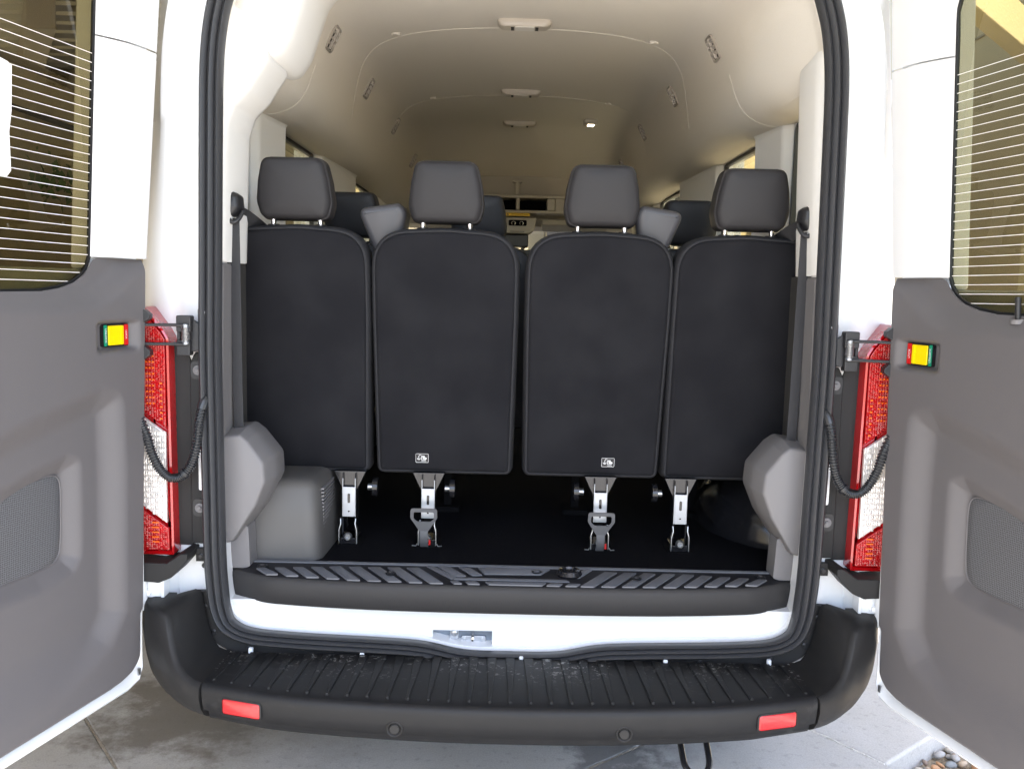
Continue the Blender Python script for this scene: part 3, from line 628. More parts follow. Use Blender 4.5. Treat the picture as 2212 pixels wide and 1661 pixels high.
CQ = [[(-.212, 2.428), (-.178, 2.428), (-.125, 2.361), (-.16, 2.357)], [(-.154, 2.428), (-.123, 2.428), (-.081, 2.371), (-.109, 2.366)], [(-.098, 2.426), (.11, 2.426), (.08, 2.383), (-.077, 2.379)],
      [(-.17, 2.327), (-.148, 2.329), (-.133, 2.306), (-.157, 2.306)], [(-.13, 2.327), (-.098, 2.329), (-.085, 2.306), (-.118, 2.306)], [(-.075, 2.327), (.096, 2.329), (.082, 2.306), (-.062, 2.306)],
      [(.105, 2.327), (.142, 2.327), (.129, 2.306), (.092, 2.306)], [(.156, 2.327), (.19, 2.327), (.176, 2.306), (.143, 2.306)], [(.205, 2.428), (.23, 2.428), (.187, 2.366), (.165, 2.366)],
      [(-.245, 2.43), (-.222, 2.43), (-.150, 2.352), (.15, 2.352), (.16, 2.335), (-.178, 2.335)]]
for q in CQ[:-1]: mk('tread_pad', pad(clampq(q)), TREAD, plate)
mk('tread_bar', join(pad([(-.15, 2.352), (.15, 2.352), (.16, 2.337), (-.162, 2.337)]), pad([(-.245, 2.428), (-.225, 2.428), (-.152, 2.352), (-.166, 2.338)])), TREAD, plate)
for y in (2.435, 2.444):
    mk('tread_rail', box(-.76, .76, y-.0028, y+.0028, .684, .6905), TREAD, plate)
mk('rubber_buffer', lathe([(.034, 0), (.036, .006), (.03, .016), (.022, .018), (.019, .012), (.001, .012)], (.161, 2.39, .684), 'z', 24), GLOSSB, plate)
for x, y in ((-.335, 2.36), (.07, 2.40), (.345, 2.365), (-.70, 2.40), (.70, 2.40)):
    mk('plate_screw', lathe([(.013, 0), (.015, .005), (.011, .006), (.008, .002), (.001, .002)], (x, y, .684), 'z', 16), BLACK, plate)

# ---------------------------------------------------------------- mounting strip under the seal with its screws
lowidx = [i for i, p in enumerate(OUTL) if p[1] < .655]
lowidx = sorted(lowidx, key=lambda i: math.atan2(OUTL[i][0], .75-OUTL[i][1]))
strip = mk('mounting_strip', loft([[(OUTL[i][0]+NRM[i][0]*a, 2.30+b, OUTL[i][1]+NRM[i][1]*a) for a, b in ((-.0, .024), (.004, .010), (.05, .006), (.055, .012), (.055, .03), (.0, .03))] for i in lowidx]), BUMP, van, angle=50)
def screw(x, y, z, parent, r=.006):
    o = mk('screw', lathe([(r*1.25, 0), (r*1.25, -.002), (r*.8, -.0035), (r*.8, -.006), (.001, -.006)], (x, y, z), 'y', 10), BLACK, parent); return o
for x, z in ((-.818+.0, .72), (-.818, .605), (-.795, .535), (-.70, .49), (.32, .478), (.52, .480), (.70, .492), (.79, .535), (.822, .615)):
    screw(x-(.012 if x < -.6 else -.012 if x > .6 else 0), 2.306, z-.004, strip)

# ---------------------------------------------------------------- rear bumper: centre step and two corners
bum = thing('rear_bumper', (0, 2.1, .38), parent=van)
def yt(x): a = abs(x); return 1.965+.023*(a/.44)**2 if a < .44 else 1.988+.072*((a-.44)/.31)**1.45+.045*((a-.44)/.31)*0
def yb(x): a = abs(x); return 2.02+.05*(a/.6)**2.2 if a < .6 else 2.07+.055*((a-.6)/.17)
XS = .757
def bsec(x):
    a, b = yt(x), yb(x)
    return [(x, 2.285, .452), (x, 2.285, .484), (x, 2.25, .487), (x, a+.045, .4965), (x, a+.018, .4975), (x, a+.007, .4945), (x, a+.001, .487), (x, a, .475), (x, a+.004, .45), (x, a+.012, .425), (x, b-.012, .408), (x, b-.006, .392), (x, b, .382), (x, b+.012, .378), (x, b+.1, .385)]
mk('bumper_centre', loft([bsec(x) for x in np.linspace(-XS, XS, 61)]), STEPM, bum, angle=50)
nr = 31
for i in range(nr):
    x = -.735+i*(1.47/(nr-1)); y0 = yt(x)+.028; y1 = 2.272
    q = [(x-.0032, y0+.004), (x, y0), (x+.0032, y0+.004), (x+.0125, y1), (x-.0125, y1)]
    def rz(y): return .4978-(.0105*(y-2.01)/.24 if y > 2.01 else 0)
    mk('step_rib', loft([[(a, b, rz(b)-.004) for a, b in q], [(a, b, rz(b)+.0028) for a, b in q], [(a, b, rz(b)+.0042) for a, b in offset(q, -.0016)]]), STEPM, bum, angle=25)
    mk('rib_bead', lathe([(.0052, -.003), (.0052, .003), (.004, .0055), (.0005, .0065)], (x, y0+.006, rz(y0)), 'z', 10), BUMP, bum)
for x, z in ((-.70, .495), (-.40, .489), (.03, .487), (.42, .489), (.70, .495)):
    mk('clip', box(x-.006, x+.006, 2.276, 2.288, z-.012, z+.004), PLUGW, bum, bevel=.003)
# corners: rim path climbs from the step to the shelf under the lamp
def corner(s):
    out = []
    #        rim (x,y,z)            inner bowl bottom          outer lower
    st = [(.760, 2.062, .497, .380, 2.122), (.785, 2.075, .4985, .380, 2.135), (.81, 2.088, .506, .381, 2.15), (.832, 2.103, .522, .383, 2.165), (.848, 2.118, .545, .385, 2.18), (.86, 2.132, .575, .388, 2.195),
          (.868, 2.142, .605, .39, 2.205), (.875, 2.15, .632, .393, 2.215), (.90, 2.165, .640, .40, 2.232), (.94, 2.20, .640, .405, 2.26), (.975, 2.26, .640, .41, 2.30), (.995, 2.34, .640, .415, 2.36), (1.0, 2.50, .640, .42, 2.50)]
    rings = []
    for k, (x, y, z, zb, yb_) in enumerate(st):
        xo = (.766, .79, .815, .84, .863, .886, .907, .927, .948, .972, .990, 1.0, 1.005)[k]; yo = (2.122, 2.134, 2.148, 2.165, 2.184, 2.205, 2.225, 2.247, 2.270, 2.30, 2.335, 2.38, 2.50)[k]
        fx = lambda t_: x+.003+(xo-x-.003)*t_; fy = lambda t_: y+(yo-y)*t_**1.6-.012*math.sin(math.pi*t_)
        # from underside to face to rim and down into the bowl
        t = min(1, k/7)
        ring = [(xo-.03*t, yo+.08, zb+.006), (xo-.003, yo+.008, zb), (xo, yo-.002, zb+.006), (fx(.85), fy(.85), zb+(z-zb)*.15), (fx(.6), fy(.6), zb+(z-zb)*.38), (fx(.3), fy(.3), zb+(z-zb)*.68), (x+.003, y-.001, z-.014), (x+.001, y+.003, z-.004), (x-.003 if k < 8 else x, y+.011, z)]
        if k <= 7: ring += [(x-.010, y+.016, z-.003), (x-.012, y+.03, z-.02)]
        else: ring += [(min(x, .96), max(2.20, y+.02), z+.001), (min(x, .95), 2.292, z+.004)]
        rings.append(ring)
    o = mk('bumper_corner', mirror(loft(rings), s), BUMP, bum, angle=55)
    # bowl between step end, strip and rim
    back = [(.756, .486), (.772, .4875), (.788, .494), (.802, .512), (.814, .544), (.823, .585), (.830, .630), (.836, .652)]
    bowl = []
    for k in range(8):
        x, y, z, _, _ = st[k]; xb, zb = back[k]; t0 = k/7
        r_ = [(x-.004, y+.0125, z-.0005), (x-.010, y+.018, z-.003)]
        for t in (.2, .4, .6, .8, 1):
            e_ = 1-(1-t)**2.2
            r_.append((x-.012+(xb-x+.012)*(t*.65+.35*e_), y+.02+(2.292-y-.02)*t, z-.004+(zb-z+.004)*t-(.012*math.sin(math.pi*t)*t0 if k < 6 else 0)))
        bowl.append(r_)
    x, y, z, _, _ = st[8]
    bowl.append([(x-.004, y+.0125, z+.001), (x-.006, y+.018, z+.002)]+[(x-.008+(.858-x)*t, y+.02+(2.292-y-.02)*t, z+.003+.012*t) for t in (.2, .4, .6, .8, 1)])
    x, y, z, _, _ = st[9]
    bowl.append([(x-.004, y+.0125, z+.001), (x-.006, y+.018, z+.002)]+[(x-.008+(.895-x)*t, y+.02+(2.292-y-.02)*t, z+.003+.001*t) for t in (.2, .4, .6, .8, 1)])
    bowl = loft(bowl, closed=False)
    mk('corner_step', mirror(bowl, s), BUMP, bum, angle=70)
    return o
for s in (-1, 1):
    corner(s)
    x = .65*s; a, b = yt(x), 0
    sl_ = -(yt(.695)-yt(.605))/.09
    def rq(e, y): return [(x_*s, yt(x_)+y, z_) for x_, z_ in rrect(.601-e, .699+e, .434-e, .471+e, .007+e, 3)]
    mk('reflector_frame', loft([rq(.004, .004), rq(.004, -.0015), rq(.001, -.003), rq(.0005, .004)], cap=False), BUMP, bum)
    mk('reflector', loft([rq(0, .004), rq(0, -.002), rq(-.002, -.0035)]), REDREF, bum, label='red rectangular reflector on bumper')
    for xx, zz in ((.272, .437), (.80, .455)):
        yy = yt(xx)+.004 if xx < .7 else 2.098
        tr = 0 if xx < .7 else -.5*s
        for nm, pr_ in (('sensor_ring', [(.0195, .006), (.0195, -.001), (.0175, -.0025), (.0155, -.001), (.0125, .003)]), ('parking_sensor', [(.0122, .006), (.0122, -.0015), (.0105, -.003), (.0005, -.003)])):
            o = mk(nm, lathe(pr_, (xx*s, yy, zz), 'y', 22), BUMP, bum); o.rotation_euler.z = tr*(-1)
mk('tow_hook', tube(spline([(.452, 2.40, .36), (.452, 2.25, .33), (.452, 2.17, .292), (.455, 2.14, .272), (.470, 2.122, .258), (.486, 2.117, .255), (.502, 2.122, .258), (.517, 2.14, .272), (.520, 2.17, .292), (.520, 2.25, .33), (.520, 2.40, .36)], 5), .0085, 10), GLOSSB, van)

# ---------------------------------------------------------------- tail lamps, hinge area, door checks, cable conduits
for s in (-1, 1):
    tl = thing('tail_lamp', (s*.945, 2.32, .745), parent=van, label='red tail lamp with clear centre, %s side' % ('left' if s < 0 else 'right'))
    ol = [(.903, .748), (.99, .748), (1.0, 1.2), (1.0, 1.41), (.972, 1.408), (.955, 1.39), (.921, 1.349), (.909, 1.327), (.907, 1.12)]
    olr = roundpoly(ol, [.006, .006, 0, .01, .01, .02, .03, .02, .01], 4)
    mk('lamp_housing', mirror(loft([[(x, y, z) for x, z in (olr if k == 0 else offset(olr, k))] for y, k in ((2.30, -.012), (2.292, -.011), (2.286, -.006), (2.288, -.001), (2.30, 0), (2.42, 0))]), s), REDL, tl, angle=50)
    zones = {'upper_lens': ([(.919, 1.092), (.990, 1.143), (.990, 1.395), (.972, 1.392), (.93, 1.343), (.919, 1.325)], REDO), 'lower_lens': ([(.915, .762), (.982, .762), (.988, .875), (.917, .822)], REDO), 'clear_lens': ([(.921, .836), (.988, .886), (.990, 1.128), (.920, 1.078)], CLEARO)}
    for nm, (zp, mm) in zones.items():
        mk(nm, mirror(prism_y(zp, 2.284, 2.296), s), mm, tl, bevel=.002)
        X0, X1 = min(p[0] for p in zp), max(p[0] for p in zp); Z0, Z1 = min(p[1] for p in zp), max(p[1] for p in zp)
        fac = []; dx, dz = (.0062, .0052) if mm is REDO else (.0062, .015)
        for zz in np.arange(Z0+dz, Z1, dz):
            for xx in np.arange(X0+dx*.6, X1, dx):
                if poly_sdf(np.array([xx]), np.array([zz]), zp)[0] < -dx*.55:
                    h = .0016; e = .47
                    fac.append(([(xx-dx*e, 2.2838, zz-dz*e), (xx+dx*e, 2.2838, zz-dz*e), (xx+dx*e, 2.2838, zz+dz*e), (xx-dx*e, 2.2838, zz+dz*e), (xx+random.uniform(-.002, .002), 2.2838-h, zz+random.uniform(-.002, .002))], [(0, 1, 4), (1, 2, 4), (2, 3, 4), (3, 0, 4)]))
        mk('lens_facets', mirror(join(*fac), s), mm, tl, smooth=False, kind='stuff')
    led = []
    for r in range(9):
        for c in range(3):
            led.append(box(.9455+c*.0085, .950+c*.0085, 2.2785, 2.281, 1.155+r*.0155, 1.159+r*.0155))
        if r < 7: led.append(box(.925, .931, 2.2785, 2.281, 1.115+r*.0155, 1.119+r*.0155))
    for r in range(5):
        led.append(box(.94, .958, 2.2785, 2.281, .785+r*.013, .788+r*.013))
    mk('led_dots', mirror(join(*led), s), AMBER, tl, smooth=False, kind='stuff')
    # black plastic between lamp and seal
    bk = mk('lamp_bracket', mirror(join(prism_y(roundpoly([(.868, .772), (.835, .772), (.835, 1.29), (.852, 1.29), (.866, 1.262)], .004), 2.318, 2.345), prism_y([(.8665, .765), (.912, .765), (.912, 1.31), (.88, 1.31), (.8665, 1.27)], 2.326, 2.35)), s), BUMP, van, bevel=.004)
    for zc in (1.243, .872):
        mk('bolt_pocket', mirror(prism_y(rrect(.832, .863, zc-.024, zc+.024, .016), 2.3155, 2.3185), s), BLACK, bk)
        mk('bolt', mirror(lathe([(.013, 0), (.013, -.004), (.006, -.005), (.005, -.009), (.001, -.009)], (.843, 2.3155, zc), 'y', 14), s), GTRIM, bk)
    mk('painted_inlay', mirror(prism_y(rrect(.829, .845, .92, 1.03, .006), 2.314, 2.3165), s), WHITE, bk)
    # shelf below the lamp
    shf = roundpoly([(1.0, .742), (.905, .742), (.868, .768), (.850, .768), (.852, .748), (.893, .703), (.927, .688), (1.0, .694)], [0, .004, .01, .004, .01, .02, .01, 0], 4)
    mk('lamp_shelf', mirror(prism_y(shf, 2.235, 2.42), s), BUMP, van, bevel=.005)
    mk('shelf_tab', mirror(box(.826, .853, 2.306, 2.32, .727, .762), s), BUMP, van)
    screw(s*.84, 2.306, .742, van)
    # white lower jamb and hinge
    mk('lower_jamb', mirror(loft([[(.834, 2.325, z) for z in (.60, .70, .80)], [(.87, 2.332, z) for z in (.60, .70, .80)], [(.91, 2.335, z) for z in (.60, .70, .80)], [(.93, 2.30, z) for z in (.60, .70, .80)], [(.97, 2.31, z) for z in (.60, .70, .80)], [(1.0, 2.36, z) for z in (.60, .70, .80)], [(1.0, 2.45, z) for z in (.60, .70, .80)]], closed=False), s), WHITE, van, angle=50)
    hg = mk('door_hinge', mirror(join(box(.925, .985, 2.262, 2.30, .612, .706), box(.921, .93, 2.255, 2.30, .606, .712), tube([(.975, 2.25, .61), (.975, 2.25, .71)], .012, 12)), s), WHITE, van, bevel=.003)
    for x, z in ((.945, .682), (.962, .655), (.945, .63)):
        mk('hinge_bolt', mirror(lathe([(.011, 0), (.011, -.003), (.0075, -.004), (.0075, -.011), (.001, -.012)], (x, 2.262, z), 'y', 12), s), WHITE, hg)
    # door check: bracket, coil spring and two rods
    ck = mk('check_bracket', mirror(join(prism_y(rrect(.845, .883, 1.345, 1.388, .005), 2.27, 2.30), prism_y(rrect(.848, .884, 1.284, 1.325, .005), 2.272, 2.30), box(.8745, .883, 2.275, 2.30, 1.323, 1.347), prism_y(roundpoly([(.823, 1.30), (.85, 1.292), (.858, 1.375), (.846, 1.378), (.823, 1.364)], .006), 2.286, 2.30)), s), BLACK, van, bevel=.003)
    hel = [(.857+.009*math.cos(a), 2.268+.009*math.sin(a), 1.322+.036*a/(2*math.pi*9)) for a in np.linspace(0, 2*math.pi*9, 160)]
    mk('coil_spring', mirror(tube(hel, .0017, 6), s), STEEL, ck)
    mk('spring_pin', mirror(lathe([(.005, -.026), (.0075, -.025), (.0075, -.019), (.0055, -.018), (.0055, .018), (.0075, .019), (.0075, .026), (.005, .028)], (.857, 2.268, 1.339), 'z', 12), s), ZINC, ck)
    for z in (1.3635, 1.3145):
        mk('check_rod', mirror(tube([(.850, 2.268, z), (.90, 2.262, z), (.965, 2.245, z)], .0042, 8), s), BLACK, ck)
    for z0, z1 in ((1.372, 1.398), (1.278, 1.306)):
        mk('rubber_stop', mirror(prism_y(roundpoly([(.99, z0-.008), (.955, z0-.004), (.938, (z0+z1)/2-.006), (.938, (z0+z1)/2+.006), (.952, z1+.004), (.99, z1+.006)], .004), 2.238, 2.262), s), BLACK, ck, bevel=.002)
    mk('check_eyelet', mirror(prism_y(rrect(.806, .832, 1.375, 1.412, .012), 2.288, 2.312), s), BLACK, ck)
    mk('eyelet_bolt', mirror(lathe([(.008, 0), (.008, -.005), (.001, -.006)], (.820, 2.288, 1.397), 'y', 12), s), ZINC, ck)
    # corrugated cable conduit from pillar to door
    cp = spline([(.80, 2.318, 1.172), (.815, 2.285, 1.168), (.824, 2.272, 1.125), (.829, 2.268, 1.08), (.836, 2.264, 1.03), (.850, 2.26, .992), (.872, 2.255, .969), (.898, 2.25, .968), (.920, 2.245, .990), (.938, 2.24, 1.03), (.950, 2.236, 1.08), (.972, 2.232, 1.14)], 26)
    cd = mk('cable_conduit', mirror(tube(cp, .0115, 12, scale=[1.12 if i < 40 else (1.12, 1.12, .86, .86)[i % 4] for i in range(len(cp))]), s), mat('conduit_rubber', (0.022, 0.023, 0.026), 0.35), van, angle=20)
    mk('conduit_grommet', mirror(prism_y(rrect(.800, .832, 1.125, 1.195, .014), 2.302, 2.3185), s), BLACK, cd, bevel=.004)
    j = 26*5+10
    mk('conduit_clip', mirror(tube([cp[j], cp[j+7]], .0145, 12), s), BLACK, cd)

# ---------------------------------------------------------------- rear doors
TH = R(15); DO = np.array((-.95, 2.25)); DU = np.array((-math.sin(TH), -math.cos(TH))); DN = np.array((math.cos(TH), -math.sin(TH)))
def uL(v): return np.where(v > 1.528, -.012-.11*(v-1.528), -.012+.0444*(1.528-v))
def build_door(s):
    def W(u, v, n):
        p = DO+DU*u+DN*n; return (float(-s*p[0]), float(p[1]), float(v))
    def pr(poly, n0, n1): return loft([[W(u, v, n0) for u, v in poly], [W(u, v, n1) for u, v in poly]])
    side = 'left' if s < 0 else 'right'
    WD = .815
    # outer sheet and inner sheet, with window hole
    e = .024
    low = [(-.012-e, 1.50), (-.012-e+.0235, .97), (.000, .70), (.013, .60), (.017, .50), (.012, .455), (.016, .425), (.035, .405), (.075, .398), (.5, .402), (WD+.01, .402), (WD+.01, 1.50)]
    low2 = [(.010, 1.28), (.012, .97), (.018, .70), (.028, .60), (.03, .50), (.03, .465), (.045, .435), (.09, .425), (.5, .428), (WD, .428), (WD, 1.28)]
    def fr(n0, n1, ee):
        hs = [(float(uL(np.array(v)))-ee, v) for v in (1.50, 1.9, 2.42)]; gs = [(.115-.07*(v-1.9), v) for v in (2.42, 1.9, 1.50)]
        return [pr(hs+gs, n0, n1), pr([(gs[0][0], 2.42), (gs[0][0], 2.31), (.70, 2.31), (.70, 2.42)], n0, n1), pr([(.70, 1.50), (WD, 1.50), (WD-.05, 2.42), (.70, 2.42)], n0, n1)]
    parts = [pr(low, -.105, -.072)]+fr(-.105, -.05, e)
    dr = mk('rear_door', join(*parts), WHITE, van, bevel=.010, seg=3, label='%s rear door, swung open' % side)
    lw2 = [(u, v) for u, v in low2]
    li = [(.055, 1.27), (.06, .97), (.065, .70), (.07, .60), (.075, .53), (.08, .51), (.10, .50), (.13, .495), (.5, .495), (WD-.05, .495), (WD-.05, 1.27)]
    ringp = loft([[W(u, v, n) for u, v in q] for q, n in ((lw2, -.0715), (lw2, -.010), (offset(lw2, -.006), -.0065), (li, -.0655), (li, -.0715))], cap=False)
    mk('inner_sheet', ringp, WHITE, dr, angle=40)
    mk('inner_frame', join(*fr(-.0495, -.0465, .010)), WHITE, dr, smooth=False)
    mk('drain_slot', pr(rrect(.0465, .056, .452, .470, .001, 2), -.0065, -.0035), STEEL, dr)
    # sculpted lower panel as a height field
    NU, NV = 170, 230
    su = np.linspace(0, 1, NU); sv = np.linspace(0, 1, NV)
    def vtop(u): 
        xs_ = [-.1, .130, .146, .158, .175, .205, .25, .31, .40, .9]; ys_ = [1.527, 1.527, 1.521, 1.505, 1.486, 1.468, 1.455, 1.447, 1.446, 1.446]
        return np.interp(u, xs_, ys_)
    def vbot(d_): return np.interp(d_, [0, .004, .012, .025, .05, .08, .13, .9], [.525, .508, .493, .480, .467, .460, .456, .456])
    D_ = (su[None, :]**1.25)*(WD-.02)*np.ones((NV, 1))
    vt = vtop(D_-.012); vb = vbot(D_); Vv = vb+(vt-vb)*sv[:, None]
    notch = .012*(1-sstep(Vv, .615, .632))*np.clip(1-D_/.06, 0, 1)
    U = D_-.012+.0444*(1.528-Vv)*np.clip(1-D_/.5, 0, 1)+notch
    h = np.zeros_like(U)
    # slope up to the window
    ch = spline([(-.011, 1.503), (.043, 1.470), (.094, 1.437), (.135, 1.415), (.178, 1.402), (.264, 1.397), (.456, 1.400), (.9, 1.400)], 5)
    chv = np.interp(U, [p[0] for p in ch], [p[1] for p in ch])
    h -= .034*sstep(Vv-chv, -.006, .075)
    r1 = roundpoly([(1.1, 1.02), (.62, 1.11), (.467, 1.156), (.336, 1.189), (.165, 1.222), (.088, 1.20), (.083, 1.011), (.092, .64), (.150, .56), (.40, .40), (1.1, .40)], [0, .1, .1, .1, .06, .07, .1, .03, .03, .1, 0], 6)
    d1 = -poly_sdf(U, Vv, r1); lowfade = sstep(Vv, .50, .64)
    h -= .032*sstep(d1, -.004, .075)*lowfade
    r2 = roundpoly([(.85, .92), (.60, 1.0), (.434, 1.030), (.355, 1.052), (.246, 1.072), (.203, 1.05), (.204, .974), (.208, .81), (.236, .778), (.332, .764), (.466, .766), (.70, .74), (.85, .78)], .03, 5)
    d2 = -poly_sdf(U, Vv, r2)
    h -= .026*sstep(d2, -.004, .055)
    # lock pocket
    pk = sstep(U, .018, .056)*(1-sstep(U, .150, .182))*sstep(Vv, 1.296, 1.314)*(1-sstep(Vv, 1.364, 1.380))
    h -= .024*pk
    edge = np.minimum(D_, np.minimum((Vv-vb), 1))
    h -= .010*(1-sstep(edge, 0, .014))**2
    X = [W(U[i, j], Vv[i, j], h[i, j]) for i in range(NV) for j in range(NU)]
    Fq = [(i*NU+j, i*NU+j+1, (i+1)*NU+j+1, (i+1)*NU+j) for i in range(NV-1) for j in range(NU-1)]
    mk('lower_panel', (X, Fq), PANEL, dr, angle=80, label='dark grey moulded door lining')
    # speaker grille
    sp = spline([(.262, 1.016), (.252, .99), (.253, .92), (.257, .86), (.264, .832), (.284, .816), (.33, .812), (.40, .811), (.46, .813), (.52, .83), (.545, .87), (.53, .90), (.49, .942), (.443, .975), (.402, 1.000), (.36, 1.014), (.319, 1.020), (.285, 1.022)], 4, closed=True)
    sp = [tuple(p) for p in sp]
    mk('speaker_grille', loft([[W(u, v, n) for u, v in [(.385+(a_-.385)*k, .915+(b_-.915)*k) for a_, b_ in sp]] for n, k in ((-.07, 1), (-.0535, 1), (-.052, .985), (-.0512, .85), (-.0505, .5), (-.050, .1))]), SPEAK, dr, label='perforated speaker grille')
    mk('grille_rim', loft([[W(u, v, n) for u, v in offset(sp, k)] for n, k in ((-.065, .004), (-.0525, .0035), (-.0515, .0015), (-.054, -.001))], cap=False), PANEL, dr)
    # upper light trim: face and curved reveal to the glass
    def strip(v0, v1, nn=40):
        rows = []
        for v in np.linspace(v0, v1, nn):
            u0 = float(uL(np.array(v))); ug = .151-.0697*(v-1.525)+(.05*max(0, (v-2.12)/.2)**2)
            prof_ = [(0, -.010), (.02, -.003), (.06, 0), (.42, -.001), (.58, -.006), (.75, -.018), (.9, -.031), (1, -.040)]
            rows.append([W(u0+(ug-u0)*a, v, n) for a, n in prof_])
        return loft(rows, closed=False)
    def sv(a): return a
    mk('upper_trim', strip(1.529, 2.046), TRIMW if 0 else mat('door_trim_white', (0.74, 0.74, 0.74), 0.5, bump=(800, 0.1, 0.001)), dr, angle=80)
    mk('header_trim', join(strip(2.050, 2.34), pr([(.09, 2.30), (.70, 2.30), (.70, 2.40), (.0, 2.40)], -.04, -.004), pr([(.68, 1.53), (WD-.02, 1.53), (WD-.06, 2.40), (.68, 2.40)], -.042, -.003)), mat('door_trim_white', (0, 0, 0)), dr, angle=80)
    # glass with black edge, heating wires
    gp = [(.148, 1.53), (.158, 1.507), (.175, 1.488), (.205, 1.470), (.25, 1.457), (.31, 1.4485), (.40, 1.4475), (.69, 1.4475), (.69, 2.31), (.2, 2.31), (.135, 2.25), (.106, 2.15), (.111, 2.1)]
    gl = mk('window_glass', pr(gp, -.045, -.041), DOORG, dr, smooth=False, label='tinted rear window pane')
    mk('glass_edge', loft([[W(u, v, n) for u, v in offset(gp, k)] for n, k in ((-.046, .003), (-.0385, .003), (-.0385, -.0035), (-.046, -.0035), (-.046, .003))], cap=False), BLACK, dr)
    for k in range(26):
        v = 2.003-k*.0214
        ug = .151-.0697*(v-1.525)
        if v < 1.525: ug = float(np.interp(v, [1.448, 1.457, 1.470, 1.488, 1.507, 1.53], [.32, .25, .205, .175, .158, .148]))+.004
        pts = [W(u, v+.012*(u-.1)*(1 if v > 1.75 else .9), -.0403) for u in np.linspace(ug+.004, .68, 6)]
        mk('heating_wire', sweep(pts, [(-.0003, -.0007), (.0003, -.0007), (.0003, .0007), (-.0003, .0007)]), WIRE, dr)
    # lock button: frame, yellow pad, coloured ends with lettering
    f0 = -.0235
    mk('lock_frame', pr(rrect(.052, .141, 1.313, 1.368, .006, 3), f0, f0+.010), GLOSSB, dr)
    mk('lock_button', pr(rrect(.0725, .1265, 1.3165, 1.3645, .003, 3), f0+.0095, f0+.014), YELLOW, dr, bevel=.002, label='yellow lock slider button')
    mk('lock_button_ridge', pr(rrect(.080, .0835, 1.3185, 1.3625, .001, 2), f0+.0138, f0+.0155), YELLOW, dr)
    mk('lock_strip', pr(rrect(.0545, .0695, 1.315, 1.366, .002, 2), f0+.0097, f0+.0115), REDS, dr)
    mk('unlock_strip', pr(rrect(.1295, .1395, 1.315, 1.366, .002, 2), f0+.0097, f0+.0115), GREENS, dr)
    for txt, uc in (('LOCK', .062), ('UNLOCK', .1345)):
        tv, tf = text_vf(txt, .0085)
        sg = -s
        mk('lock_lettering', ([W(uc+sg*y*s*1.0, 1.3405+x*(-s)*(-1), f0+.0119) for x, y, z in tv], tf), WHITEM, dr, smooth=False)
    # stops and lamp side details
    if s > 0:
        pin = mk('window_knob', tube([W(.378, 1.436, -.02), W(.378, 1.462, -.018), W(.377, 1.486, -.017)], .006, 12, up=(1, 0, 0)), BLACK, dr)
        mk('knob_base', tube([W(.378, 1.430, -.022), W(.378, 1.4395, -.0205)], .016, 14, up=(1, 0, 0)), GTRIM, dr)
    else:
        pp = [(.361, 1.918), (.366, 1.824), (.374, 1.78), (.373, 1.70), (.385, 1.686), (.60, 1.70), (.60, 1.97), (.372, 1.924)]
        mk('window_sticker', pr(pp, -.0408, -.0395), PAPER, dr, smooth=False, label='white paper sticker on left door glass')
    return dr
build_door(-1); build_door(1)

